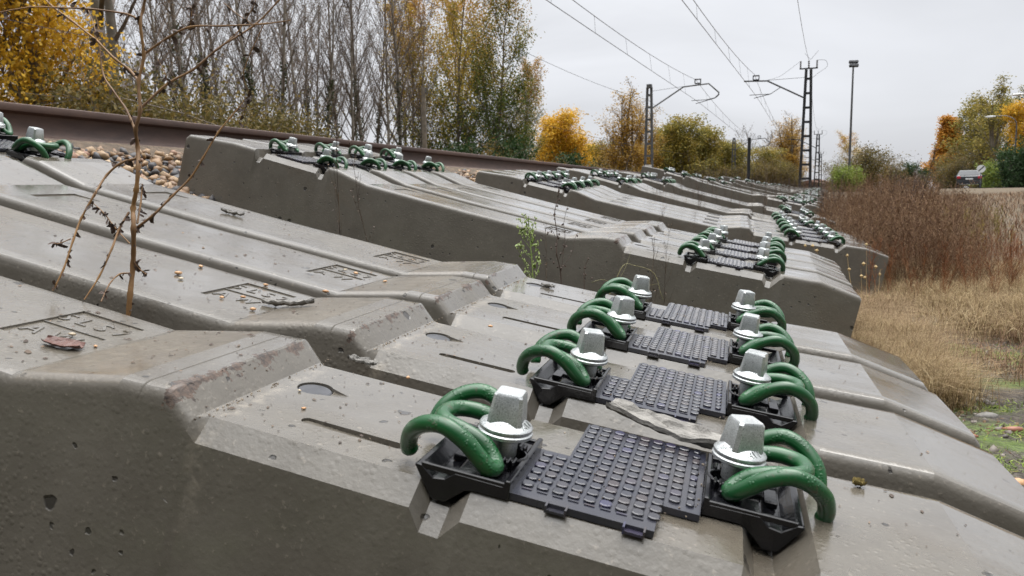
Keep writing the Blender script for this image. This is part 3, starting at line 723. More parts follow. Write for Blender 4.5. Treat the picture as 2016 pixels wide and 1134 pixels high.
def make_tree(key, seed, H, r0, leafn, leafsize, lmat, ivy=0, spreadd=.22, tmat='trunk', bias=0, **kw):
    rr = random.Random(seed); rs = np.random.default_rng(seed)
    tr, br, tips = skeleton(rr, H, r0, **kw)
    d = dict(trunk=skel_mesh('trunk', tr, M[tmat], 7), branches=skel_mesh('branches', br, M['twig'], 3))
    if leafn:
        V, F = leaves_np(tips, leafn, leafsize, spreadd, rs, bias); d['crown'] = mesh_np('crown', V, F, M[lmat])
    if ivy:
        pts, rad = tr[0]; c = []
        for _ in range(ivy):
            t = rr.random()**1.2*.45; i = int(t*14); q = pts[i].lerp(pts[i+1], t*14-i); a = rr.uniform(0,2*PI); w_ = (rad[i]+.05+abs(rr.gauss(0,.16)))*(1-t)
            c.append((q.x+w_*math.cos(a), q.y+w_*math.sin(a), q.z+rr.gauss(0,.1)))
        V, F = quads(np.array(c), rs.uniform(.07,.15,ivy), rs); d['ivy'] = mesh_np('ivy', V, F, M['l_ivy'])
    TREES[key] = d
make_tree('bare1', 1, 19, .17, 1500, .07, 'l_brown', 900, sub=7, tw=3, nl=34, spread=(16,30), lfrac=.26)
make_tree('bare2', 2, 18, .13, 1800, .07, 'l_brown', 0, sub=8, tw=3, nl=32, spread=(18,34), lfrac=.28)
make_tree('bare3', 3, 19, .13, 1500, .07, 'l_brown', 1500, sub=7, tw=3, nl=32, spread=(14,28), lfrac=.24)
make_tree('bare4', 4, 17, .11, 2600, .075, 'l_brown', 500, sub=8, tw=3, nl=30, spread=(18,36), lfrac=.30, lean=.12)
make_tree('bigbare', 5, 17, .42, 300, .07, 'l_brown', 0, sub=7, tw=3, nl=16, spread=(30,55), lfrac=.50, forks=2, first=.2, ltop=.6)
make_tree('gold', 6, 13, .32, 17000, .15, 'l_gold', 0, .36, nl=30, first=.06, spread=(22,45), lfrac=.30, sub=7, tw=2)
make_tree('yg', 7, 19, .17, 8500, .15, 'l_yg', 0, .24, nl=38, first=.06, spread=(18,42), lfrac=.30, sub=8, tw=2)
make_tree('yg2', 8, 18, .16, 9500, .15, 'l_yg', 0, .26, nl=36, first=.04, spread=(20,48), lfrac=.34, sub=8, tw=2, lean=.12)
make_tree('yg3', 17, 17, .16, 15000, .14, 'l_yg3', 0, .30, nl=40, first=.03, spread=(20,48), lfrac=.34, sub=8, tw=2, lean=.16, bias=.5)
make_tree('round_gold', 9, 9.5, .25, 22000, .15, 'l_gold', 0, .34, nl=26, first=.12, spread=(28,58), lfrac=.38, sub=7, tw=2, ltop=.5)
make_tree('amber', 10, 15, .22, 13000, .13, 'l_amber', 0, .26, bias=1.3, nl=48, first=.05, spread=(10,24), lfrac=.26, sub=7, tw=2, forks=3)
make_tree('olive', 12, 8, .18, 10000, .15, 'l_olive', 0, .30, nl=26, first=.06, spread=(25,52), lfrac=.36, sub=6, tw=2, forks=2)
make_tree('amber_cone', 13, 9, .2, 20000, .18, 'l_orange', 0, .22, nl=34, first=.03, spread=(16,34), lfrac=.26, sub=7, tw=1, ltop=.15)
make_tree('vase', 14, 10, .22, 6500, .14, 'l_olive', 0, .22, nl=30, first=.15, spread=(16,34), lfrac=.38, sub=7, tw=3, forks=4, ltop=.6)
make_tree('bare_small', 15, 10, .14, 250, .07, 'l_brown', 0, sub=7, tw=3, nl=26, first=.12, spread=(14,30), lfrac=.34, forks=2)
def put_tree(key, px, dist, hs, label, group=None, rz=None, name='tree', z=None, cat='tree', ws=None):
    if ws is None and dist > 75: ws = hs*1.45
    x, y = spot(px, dist); d = TREES[key]
    r = empty(name, (x, y, gz(x, y)-.1 if z is None else z), rz if rz is not None else random.uniform(0, 2*PI), label, cat, group)
    r.scale = ((ws or hs), (ws or hs), hs)
    for k, me in d.items(): link(k, me, r)
    return r
ordw = lambda i: ORD[i] if i < len(ORD) else f'{i+1}th'
rr = random.Random(21)
# bare poplar plantation behind the track
pxs = [(196,40,'bare2',.8),(232,46,'bare4',.8),(318,44,'bare2',.9),(345,33,'bare4',.85),(372,42,'bare3',.95),(398,36,'bare1',1.0),(425,47,'bare4',1),(436,37,'bare3',.95),(462,52,'bare1',1),(488,44,'bare4',.9),
       (505,56,'bare2',1.1),(524,40,'bare3',1),(548,50,'bare2',1),(562,41,'bare1',.95),(585,60,'bare4',1.1),(604,44,'bare2',1),(622,55,'bare3',1.1),(640,48,'bare4',1),(658,46,'bare3',1),(684,62,'bare1',1.15),(698,48,'bare2',1.05),
       (716,66,'bare4',1.2),(730,49,'bare1',1.0),(752,60,'bare3',1.1),(768,52,'bare2',1.1),(794,53,'bare1',1.05),(812,66,'bare2',1.2),(285,60,'bare3',1.1),(160,60,'bare2',1.1),(8,44,'bare2',1),(26,30,'bare4',.8)]
pxs.sort()
ORDN = ORD+['twenty-fifth','twenty-sixth','twenty-seventh','twenty-eighth','twenty-ninth','thirtieth','thirty-first','thirty-second','thirty-third']
for i, (px, ds, k, h) in enumerate(pxs):
    lab = {'bare1':'tall leafless poplar with ivy at its foot','bare2':'slender leafless poplar with a clean grey trunk','bare3':'leafless poplar wrapped in dark ivy','bare4':'slightly leaning poplar with few brown leaves'}[k]
    put_tree(k, px, ds, h, lab+', '+ORDN[i]+' from the left in the bare row', 'bare poplars behind the rail', name='poplar_tree')
# ------------------------------------------------------------------ shrubs
SH = {}
def make_shrub(key, seed, w_, h, n, size, mat):
    rr = random.Random(seed); rs = np.random.default_rng(seed); b = MB(); tips = []
    for i in range(16):
        az = rr.uniform(0,2*PI); d = seg_dir(az, R(rr.uniform(48,85))); p = Vector((rr.gauss(0,.15*w_),rr.gauss(0,.15*w_),-.1)); pts = [p]
        L = h*rr.uniform(.6,1.05)
        for k in range(4): d = (d+Vector((rr.gauss(0,.15),rr.gauss(0,.15),.05))).normalized(); pts.append(pts[-1]+Vector((d.x*w_/h,d.y*w_/h,d.z))*L/4)
        b.tube(pts, [.03,.022,.016,.01,.006], 3, False)
        for k in range(1,5):
            for _ in range(5):
                q = pts[k]; e = q+Vector((rr.gauss(0,.22*w_),rr.gauss(0,.22*w_),rr.gauss(.05,.14*h))); e.z = max(e.z,.05)
                b.tube([q,e],[.008,.004],3,False); tips.append((q,e))
    V, F = leaves_np(tips, n, size, .14, rs); V[:,2] = np.maximum(V[:,2], .0)
    SH[key] = dict(stems=b.mesh('stems', M['twig']), foliage=mesh_np('foliage', V, F, M[mat]))
make_shrub('under', 31, 1.9, 2.6, 9500, .075, 'l_under'); make_shrub('under2', 32, 2.2, 2.2, 9000, .08, 'l_under')
make_shrub('dark', 33, 1.6, 2.8, 9000, .13, 'l_dark'); make_shrub('lime', 34, 1.6, 2.0, 7000, .12, 'l_lime'); make_shrub('brown', 35, 1.4, 1.6, 2600, .08, 'l_brown')
def put_shrub(key, px, dist, s, label, group=None, z=None, ws=None):
    x, y = spot(px, dist); r = empty('shrub', (x, y, gz(x,y) if z is None else z), random.uniform(0,6.28), label, 'shrub', group); r.scale = ((ws or s),(ws or s),s)
    for k, me in SH[key].items(): link(k, me, r)
    return r
und = 'undergrowth shrubs at the foot of the plantation'
for i, (px, ds, s, k) in enumerate([(12,26,1.0,'under'),(150,29,1.1,'under'),(196,28,1.7,'under'),(238,29,1.95,'under2'),(275,28,1.65,'under'),(310,30,1.5,'under2'),(345,31,1.15,'under'),(385,31,1.5,'under2'),
        (420,32,1.75,'under'),(455,33,1.6,'under2'),(490,33,1.75,'under'),(530,35,1.55,'under'),(560,35,1.8,'under2'),(592,36,1.6,'under'),(622,37,1.35,'under2'),(655,44,1.3,'brown'),(690,46,1.2,'brown'),(735,50,1.3,'brown'),(780,50,1.6,'brown')]):
    put_shrub(k, px, ds, s, {'under':'brownish green thicket shrub','under2':'olive leafed bramble shrub','brown':'low brown nearly leafless shrub'}[k]+', '+ORD[i]+' from the left behind the rusty rail', und)
# single trees, left to right
put_tree('gold', 122, 30, .95, 'broad golden yellow tree at the far left behind the rail', rz=.4)
put_tree('gold', 62, 33, .50, 'smaller golden tree at the left of the broad golden one', rz=2.4)
put_tree('bigbare', 22, 31, 1.05, 'thick forked bare tree at the left edge of the photo', rz=.3)
put_tree('bigbare', 245, 36, 1.0, 'thick bare tree with spreading limbs right of the golden tree', rz=1.4)
for px, ds, k, h, lab in [(836,56,'bare4',1.0,'thin half bare poplar at the left side of the yellow green clump'),(818,58,'yg',.82,'slender yellowing poplar behind the wooden pole'),(872,60,'yg2',.95,'yellow poplar at the left of the yellow green clump'),(905,57,'yg',1.0,'tall poplar with yellow top in the middle of the yellow green clump'),
        (938,62,'yg2',1.08,'tallest poplar of the yellow green clump'),(965,57,'yg3',1.0,'green and gold poplar in the yellow green clump'),(992,60,'yg3',.84,'green leafed poplar at the right of the clump'),(1014,56,'yg3',.58,'short green and yellow tree at the right foot of the clump'),(1032,64,'yg',.62,'small poplar at the right edge of the yellow green clump')]:
    put_tree(k, px, ds, h, lab, 'yellow green poplar clump', name='poplar_tree')
for px, ds, s, k, lab in [(880,50,1.0,'dark','dark green shrub at the left foot of the yellow green poplars'),(925,50,1.35,'dark','dark green shrub in the middle under the yellow green poplars'),(968,51,1.5,'under','golden brown shrub under the yellow green poplars'),
        (1005,52,1.5,'dark','dark green shrub at the right foot of the poplars'),(1040,55,1.3,'under2','olive shrub beside the dark one at the end of the clump')]:
    put_shrub(k, px, ds, s, lab)
put_tree('amber', 1062, 100, .62, 'small pale orange poplar left of the round golden trees', rz=1)
put_tree('round_gold', 1112, 92, 1.12, 'round bright golden tree beyond the rail', rz=2)
put_tree('round_gold', 1145, 98, .78, 'lower golden tree at the right of the round one', rz=4)
for px, ds, s, k, lab in [(1060,80,1.3,'under2','olive shrub below the pale orange poplar'),(1100,78,1.45,'under','brown green shrub below the round golden tree'),(1130,82,1.7,'dark','dark shrub in front of the golden trees'),(1158,78,.9,'under2','olive shrub right of the golden trees'),
        (1182,76,1.3,'under','brown shrub at the left of the tall amber poplar'),(1215,76,1.0,'under2','olive shrub under the tall amber poplar'),(1255,76,1.1,'under','brown shrub left of the left catenary mast')]:
    put_shrub(k, px, ds, s, lab)
put_tree('amber', 1226, 88, .92, 'tall amber poplar with bare grey top beside the left mast', rz=0, ws=1.75)
put_tree('amber', 1262, 93, .84, 'amber poplar leaning behind the left mast', rz=2.2, ws=1.5)
put_tree('bare_small', 1205, 92, .95, 'bare grey tree at the left side of the tall amber poplar')
for px, ds, k, h, lab in [(1300,100,'olive',1.15,'olive gold rounded tree right of the left mast'),(1335,104,'olive',1.15,'olive tree with thin crown in the far row'),(1362,112,'olive',1.05,'yellowing olive tree in the far row'),(1392,120,'bare_small',.92,'bare tree above the far yellow bushes'),
        (1424,124,'bare_small',.80,'small bare tree right of the far yellow bushes'),(1400,118,'olive',.55,'low golden olive tree under the bare one'),(1440,118,'olive',.62,'low olive tree left of the black post'),
        (1492,118,'bare_small',1.0,'pale bare tree right of the black post'),(1512,128,'bare_small',1.0,'bare tree left of the far amber poplar'),(1535,122,'amber',.72,'far amber poplar at the left of the right mast'),(1552,126,'amber',.70,'far amber poplar touching the right mast'),
        (1530,112,'olive',.52,'low dark olive tree under the far amber poplars'),(1470,110,'olive',.40,'low olive bush tree behind the black post'),
        (1690,84,'yg2',.36,'yellow green young poplar right of the floodlight pole'),(1722,96,'bare_small',.56,'small bare tree right of the yellow green poplar'),(1838,140,'amber_cone',1.35,'orange cone shaped tree left of the road'),(1862,140,'amber_cone',1.3,'orange tree at the right of the cone shaped pair'),
        (1900,110,'olive',1.35,'olive gold tree behind the car'),(1945,96,'vase',1.02,'large vase shaped tree with thin olive crown beside the road'),(1925,105,'vase',.92,'thin crowned tree left of the vase shaped one'),(2012,84,'gold',.62,'golden tree at the right edge of the photo')]:
    if k in TREES: put_tree(k, px, ds, h, lab)
for px, ds, s, k, lab in [(1982,78,1.15,'dark','dark green hedge bush beside the lamp post at the right'),(2012,74,1.35,'dark','tall dark green hedge bush at the right edge'),(1942,88,1.25,'lime','bright lime green bush right of the car'),(1915,95,1.5,'under','yellowish bush behind the round sign'),
        (1872,100,1.6,'under','brown green bush left of the car'),(1850,105,1.3,'under2','olive bush left of the car below the orange trees'),(1655,60,.9,'lime','yellow green bush at the foot of the floodlight pole'),(1700,66,1.45,'under2','olive bush behind the brown weeds'),(1740,70,1.0,'under','brownish bush behind the brown weeds'),
        (1640,72,1.0,'under','brown bush left of the floodlight pole'),(1790,110,1.4,'brown','grey brown bush in the far gap'),(1805,120,1.0,'dark','small dark fir like bush in the far gap'),(1775,115,1.2,'dark','dark conifer like bush above the far weeds')]:
    put_shrub(k, px, ds, s, lab)
for i, (px, ds, k, h, ws_) in enumerate(sorted([(1288,108,'olive',1.0,1.6),(1322,96,'olive',1.25,1.9),(1350,108,'amber',.60,1.5),(1376,100,'olive',1.1,1.8),(1405,112,'bare_small',1.0,1.3),(1412,104,'olive',.85,1.7),(1436,118,'amber',.42,1.2),(1452,108,'olive',.80,1.6),(1480,120,'bare_small',.95,1.4),(1500,110,'olive',.75,1.6),(1520,124,'bare_small',1.1,1.4),(1546,118,'amber',.78,1.7),(1180,95,'olive',.9,1.3),(1085,105,'amber',.75,1.3)])):
    put_tree(k, px, ds, h, {'olive':'olive gold','amber':'amber','bare_small':'bare grey'}[k]+' tree in the far tree line, '+ORD[i]+' from the left', 'trees of the far tree line', ws=ws_)
o_ = [(1310,90,1.2),(1350,92,1.2),(1385,94,1.2),(1420,98,1.3),(1450,100,1.3),(1485,100,1.4),(1520,98,1.4),(1548,98,1.3),(1280,82,1.1)]
o_.sort()
for i, (px, ds, s) in enumerate(o_): put_shrub(random.choice(['under','under2']), px, ds, s, ORD[i]+' olive brown shrub from the left in the far hedge between the masts', 'far hedge shrubs between the masts')
# ------------------------------------------------------------------ catenary
def lattice(b, H, w0, w1, n, base=0.0, t=.052):
    for s in (-1,1):
        b.bar((s*w0/2,0,base), (s*w1/2,0,H), t, .16)
    for k in range(n):
        z = base+(H-base)*(k+.35)/n; w_ = w0+(w1-w0)*(z-base)/(H-base); b.box((0,0,z),(w_,.03,.14))
def insul(b, a, c, r=.05, n=5):
    a = Vector(a); c = Vector(c); pts = []; rad = []
    for k in range(n*2+1): pts.append(a.lerp(c, k/(n*2))); rad.append(r if k % 2 else r*.45)
    b.tube(pts, rad, 8)
def mast(x, y, ztop, side, label, far=False):
    zb = gz(x, y)-.3; r = empty('catenary_mast', (x, y, zb), 0, label, 'catenary mast', 'catenary masts along the track'); H = ztop-zb; s = side
    b = MB(); lattice(b, H, .62 if s < 0 else .52, .26 if s < 0 else .24, 9); b.obj('lattice_post', M['steelg' if s > 0 else 'steeld'], r)
    if s < 0:
        at_ = H-1.65; el = (-2.3, H-.52); en = (-3.65, H-.46); ms = (-2.95, H-.42)
        b = MB(); b.tube([(-.16,0,at_),(el[0],0,el[1]),(en[0],0,en[1])], .047, 8); b.obj('cantilever_arm', M['steeld'], r)
        b = MB(); b.box((0,0,H+.05),(1.0,.08,.07)); b.obj('top_crossbar', M['steeld'], r)
        for dx in (-.45,0,.45):
            b = MB(); insul(b, (dx,0,H+.06), (dx,0,H+.5), .06, 4); b.obj('insulator', M['ins'], r)
        b = MB(); b.tube([(-.1,0,H-.45),(el[0],0,el[1]+.03)], .014, 4); b.obj('stay_rod', M['wire'], r)
        b = MB(); b.tube(catmull([(.45,0,H+.5),(.9,0,H+.45),(1.0,0,H+.1),(.6,0,H-.2),(.15,0,H-.55)],5), .012, 4); b.tube(catmull([(-.45,0,H+.5),(-1.0,0,H+.1),(-1.6,0,H-.3),(-2.3,0,H-.48)],5), .010, 4); b.tube([(.1,0,H+.55),(.5,.1,H+1.05)], .01, 4); b.tube([(.1,0,H+.55),(-.25,.1,H+.95)], .01, 4); b.obj('jumper_cable', M['wire'], r)
        tie = [(-1.55,0,H-.95),(-2.1,0,H-1.3),(-3.3,0,H-1.3)]; low = [(-2.1,0,H-1.3),(-3.05,0,H-1.5)]
    else:
        at_ = H-1.3; el = (2.1, H-.1); en = (3.6, H); ms = (2.95, H+.05)
        b = MB(); b.tube([(.16,0,at_),(el[0],0,el[1]),(en[0],0,en[1]),(4.2,0,H-.55),(4.2,0,H-.68),(4.0,0,H-.85)], .045, 8); b.obj('cantilever_arm', M['steelg'], r)
        b = MB(); b.box((0,0,H+.06),(.30,.3,.22)); b.obj('mast_cap', M['steelg'], r)
        b = MB(); b.tube([(.1,0,H-.25),(el[0],0,el[1]+.02)], .012, 4); b.obj('stay_rod', M['wire'], r)
        for zz in (.35*H-1.5, .35*H-.5) if not far else (): 
            b = MB(); b.box((0,-.1,zz),(.42,.02,.17)); b.obj('white_plate', M['white'], r)
        tie = [(4.0,0,H-.85),(3.5,0,H-.95),(2.6,0,H-.95)]; low = [(4.0,0,H-.87),(2.85,0,H-1.15)]
    b = MB(); b.box((ms[0],0,ms[1]-.0),(.34,.10,.06)); 
    for dx in (-.17,.17): b.box((ms[0]+dx,0,ms[1]+.14),(.05,.08,.26))
    b.obj('suspension_yoke', M['steeld'], r)
    b = MB(); insul(b, (ms[0]-.15,0,ms[1]+.24), (ms[0]+.15,0,ms[1]+.24), .055, 3); b.obj('insulator', M['ins'], r)
    b = MB(); b.tube(tie, .022, 5); b.tube(low, .022, 5); b.obj('steady_arm', M['steeld'], r)
    return r
mast(-1.0, 50, 7.2, -1, 'nearest dark lattice mast with three insulators on top, right of the track')
mast(-.75, 106, 7.2, -1, 'second lattice mast right of the track, behind the nearest one', True)
mast(-.55, 160, 7.2, -1, 'small third lattice mast right of the track, farthest of its row', True)
mast(-10.2, 49, 6.6, 1, 'grey lattice mast left of the tracks with two white plates')
mast(-10.3, 100, 6.6, 1, 'far lattice mast on the left beside the black post', True)
SUP = [-5.5, 49.5, 105, 160, 215]
def line_set(name, x, zc, zm, sag, lab):
    r = empty(name, (x, 0, 0), 0, lab, 'overhead wire', 'overhead line wires'); b = MB(); c = MB(); d = MB()
    for a, e in zip(SUP, SUP[1:]):
        n = 20; pc = []; pm = []
        for k in range(n+1):
            t = k/n; y = a+(e-a)*t; stg = .15*math.cos(PI*t)*(1 if SUP.index(a)%2 else -1)
            pc.append(Vector((stg, y, zc-.12*4*t*(1-t)))); pm.append(Vector((0, y, zm-sag*4*t*(1-t))))
        b.tube(pc, .012, 4); c.tube(pm, .012, 4)
        m = int((e-a)/4.3)
        for k in range(1, m):
            t = k/m; i = t*n; j = min(int(i), n-1); f = i-j; d = MB(); d.tube([pc[j].lerp(pc[j+1], f), pm[j].lerp(pm[j+1], f)], .006, 3); d.obj('dropper', M['wire'], r)
    b.obj('contact_wire', M['wire'], r); c.obj('messenger_wire', M['wire'], r);
    return r
line_set('overhead_line', -4.02, 5.75, 7.05, .95, 'contact and messenger wire with droppers over the nearer track')
ol = line_set('overhead_line', -7.45, 5.62, 6.95, .90, 'contact and messenger wire with droppers over the farther track')
b = MB(); b.tube(catmull([(0,19.7,6.05),(.10,19.75,5.95),(.10,19.85,5.65),(0,19.9,5.53)],5), .012, 4); b.tube(catmull([(0,19.7,6.05),(-.10,19.65,5.95),(-.10,19.75,5.65),(0,19.9,5.53)],5), .012, 4); b.obj('jumper_loop', M['wire'], ol)
def wire_obj(name, pts, r, lab, grp=None):
    b = MB(); b.tube(pts, r, 4); return tag(b.obj(name, M['wire']), lab, 'wire', grp)
def span(a, c, sag, n=18): a = Vector(a); c = Vector(c); return [a.lerp(c, k/n)-Vector((0,0,sag*4*(k/n)*(1-k/n))) for k in range(n+1)]
wire_obj('feeder_wire', span((-1.05,-5,7.7),(-1.0,50,7.7),1.2)+span((-1.0,50,7.7),(-.75,106,7.7),1.2)[1:]+span((-.75,106,7.7),(-.55,160,7.7),1.2)[1:], .011, 'single feeder wire running up to the top of the nearest lattice mast')
wire_obj('guy_wire', [(-10.35,49,5.6),(-12.2,49,gz(-12,49))], .02, 'slanting stay wire of the left lattice mast')
px_, py_ = spot(843, 37)
r = empty('wooden_pole', (px_, py_, -.6), 0, 'pale wooden pole standing among the yellow green poplars', 'pole')
b = MB(); b.tube([(0,0,0),(0,0,2.5),(0,0,5.65)], [.135,.12,.10], 12); b.obj('pole_shaft', M['wood'], r)
b = MB(); insul(b, (.12,0,5.35), (.12,0,5.6), .045, 3); b.obj('insulator', M['ins'], r)
top = Vector((px_, py_, 4.95))
wire_obj('telephone_wire', span(at(-60, 22, 20), top, .25), .010, 'thin dark wire crossing the golden tree to the wooden pole', 'thin wires left of the track')
wire_obj('telephone_wire', span(top+Vector((0,0,-.1)), (-13.2,130,6.0), 1.0), .010, 'thin wire running from the wooden pole into the distance', 'thin wires left of the track')
wire_obj('telephone_wire', span((-13.0,8,7.6), (-13.0,62,7.4), .9)+span((-13.0,62,7.4),(-12,120,7.2),1.0)[1:], .011, 'higher thin wire against the sky right of the yellow green poplars', 'thin wires left of the track')

# ------------------------------------------------------------------ posts, lamps, road
fx, fy = spot(1468, 26); b = MB(); zb = gz(fx, fy)-.1; b.box((0,0,1.0),(.085,.085,2.0+0)); b.box((0,0,2.01),(.095,.095,.02))
r = empty('steel_post', (fx, fy, zb), .3, 'plain black square post rising between the sleeper stacks', 'post'); o = b.obj('post_shaft', M['steeld'], r); o.scale = (1,1,(1.74-zb)/2.02)
fx, fy = spot(1662.5, 60); zb = gz(fx, fy)-.1; Hh = 9.05-zb
r = empty('floodlight_pole', (fx, fy, zb), .25, 'tall slim floodlight pole with two lamp rows right of the masts', 'floodlight')
b = MB(); b.tube([(0,0,0),(0,0,Hh*.5),(0,0,Hh-.35)], [.095,.075,.055], 10); b.obj('pole_shaft', M['steelg'], r)
for dz, dy in ((-.12,-.05),(-.38,-.14)):
    b = MB(); b.box((0,dy,Hh+dz),(.60,.20,.15), Matrix.Rotation(-.5,3,'X')); h = b.obj('floodlight_head', M['steeld'], r, None, .01, 1)
    b = MB(); b.box((0,dy-.06,Hh+dz-.08),(.52,.15,.012), Matrix.Rotation(-.5,3,'X')); b.obj('lamp_glass', M['glassd'], h)
def street_lamp(px, dist, H, armlen, label):
    x, y = spot(px, dist); zb = gz(x, y)-.05; r = empty('street_lamp', (x, y, zb), R(-22), label, 'street lamp', 'street lamps by the road')
    b = MB(); b.tube([(0,0,0),(0,0,H*.5),(0,0,H*.86)], [.09,.07,.055], 8); b.obj('pole_shaft', M['steelg'], r)
    b = MB(); b.tube(catmull([(0,0,H*.84),(-.15,0,H*.93),(-armlen*.45,0,H*.99),(-armlen,0,H)],5), .035, 6); b.obj('lamp_arm', M['steelg'], r)
    b = MB(); b.lathe([(.05,-.38),(.14,-.2),(.16,.1),(.10,.36),(.02,.42)], 10); o = b.obj('lamp_head', M['white'], r, 40); o.matrix_local = Matrix.Translation((-armlen-.3,0,H-.02)) @ Matrix.Rotation(PI/2,4,'Y') @ Matrix.Scale(.55,4,(1,0,0))
street_lamp(1981, 80, 6.3, 1.7, 'thin street lamp with curved arm before the dark green hedge')
street_lamp(2034, 62, 6.2, 1.3, 'street lamp at the right edge, only its head in view')
def road_z(x, y): return gz(x, y)
cl = catmull([(60,42,0),(34,52,0),(20,62,0),(13,78,0),(11.4,100,0),(10.6,150,0),(10,260,0)], 10); b = MB(); L_ = []
for i, p in enumerate(cl):
    t = (cl[min(i+1,len(cl)-1)]-cl[max(i-1,0)]).normalized(); nn = Vector((-t.y, t.x, 0)); L_.append([(p+nn*w_)+Vector((0,0,.0)) for w_ in (-5.2,-1.7,1.7,5.2)])
vs = [(q.x, q.y, .235) for r_ in L_ for q in r_]; b.add(vs, [(i*4+k, i*4+k+1, (i+1)*4+k+1, (i+1)*4+k) for i in range(len(L_)-1) for k in range(3)]); tag(b.obj('road', M['road']), kind='structure')
# car seen from behind
cx, cy = spot(1896, 76); car = empty('parked_car', (cx, cy, .24), R(-9), 'dark grey estate car with red tail lights on the road at the right', 'car')
b = MB(); side = [(-2.05,.35),(-2.12,.62),(-2.08,.95),(-1.85,1.02),(-1.55,1.42),(-1.3,1.46),(.35,1.44),(1.15,.98),(2.05,.84),(2.2,.6),(2.2,.32)]
hw = lambda z: .90 if z < 1.0 else .90-(z-1.0)*.42
n = len(side); vs = [(-hw(z), y, z) for y, z in side]+[(hw(z), y, z) for y, z in side]
b.add(vs, [tuple(range(n)), tuple(range(2*n-1,n-1,-1))]+[(i,n+i,n+(i+1)%n,(i+1)%n) for i in range(n)]); b.obj('body', M['carp'], car, 30, .05, 3)
b = MB(); b.add([(-.72,-1.87,1.04),(.72,-1.87,1.04),(.60,-1.60,1.37),(-.60,-1.60,1.37)], [(0,1,2,3)]); b.obj('rear_window', M['glassd'], car)
for s in (-1,1):
    b = MB(); b.box((s*.74,-2.09,.86),(.26,.10,.20)); b.obj('tail_light', M['red'], car, 30, .02, 2)
    b = MB(); b.box((s*1.0,.75,1.0),(.2,.12,.14)); b.obj('wing_mirror', M['carp'], car, 30, .02, 2)
    b = MB(); b.add([(s*.905,-1.5,1.0),(s*.905,.8,1.0),(s*.745,.25,1.38),(s*.735,-1.2,1.39)], [(0,1,2,3)]); b.obj('side_window', M['glassd'], car)
    for y_ in (-1.3,1.35):
        b = MB(); b.lathe([(.22,-.11),(.31,-.11),(.33,-.07),(.33,.07),(.31,.11),(.22,.11)], 20); o = b.obj('wheel', M['tyre'], car, 30); o.matrix_local = Matrix.Translation((s*.80,y_,.33)) @ Matrix.Rotation(PI/2,4,'Y')
        b = MB(); b.lathe([(.21,-.06),(.21,.06),(.05,.08)], 14); q = b.obj('rim', M['steelg'], o, 30)
b = MB(); b.box((0,-2.12,.50),(1.66,.14,.22)); b.obj('rear_bumper', M['steeld'], car, 30, .03, 2)
b = MB(); b.box((0,-2.105,.74),(.52,.03,.12)); b.obj('number_plate', M['white'], car)
sx_, sy_ = spot(1917.5, 72); r = empty('road_sign', (sx_, sy_, .1), 0, 'round white road sign with a dark diagonal bar beside the car', 'road sign')
b = MB(); b.tube([(0,0,0),(0,0,1.85)], .03, 8); b.obj('sign_post', M['steelg'], r)
b = MB(); b.lathe([(.30,-.012),(.30,.012)], 32); o = b.obj('sign_face', M['white'], r); o.matrix_local = Matrix.Translation((0,-.045,1.62)) @ Matrix.Rotation(PI/2,4,'X')
b = MB(); b.box((0,-.062,1.62),(.52,.006,.09), Matrix.Rotation(-R(45),3,'Y')); b.obj('diagonal_bar', M['steeld'], r)
# far buildings
def shed(px, dist, w_, d_, h_, wall, roofm, label, zb=None):
    x, y = spot(px, dist); zb = gz(x, y) if zb is None else zb; r = empty('building', (x, y, zb), R(-8), label, 'building')
    b = MB(); b.box((0,0,h_/2),(w_,d_,h_)); b.obj('wall', wall, r)
    b = MB(); b.prism([(-w_/2-.25,h_),(w_/2+.25,h_),(0,h_+w_*.13)], -d_/2-.3, d_/2+.3, 'y'); b.obj('roof', roofm, r)
    for dx in (-w_*.25, w_*.2):
        b = MB(); b.box((dx,-d_/2-.02,h_*.55),(w_*.12,.05,h_*.35)); b.obj('window', M['glassd'], r)
brick = simple('brown_brick', (.15,.085,.055), (.22,.13,.09), 2, .85); tile = simple('brown_roof_tile', (.13,.07,.05), (.20,.11,.08), 3, .8)
shed(1590, 175, 5.0, 8, 1.9, brick, tile, 'low brown brick building behind the foot of the nearest mast', 0)
shed(1603, 215, 6, 10, 2.6, brick, tile, 'second brown building farther along the track', 0)
shed(1690, 76, 2.0, 2, .72, M['white'], tile, 'small white hut half hidden by the brown weeds', .35)

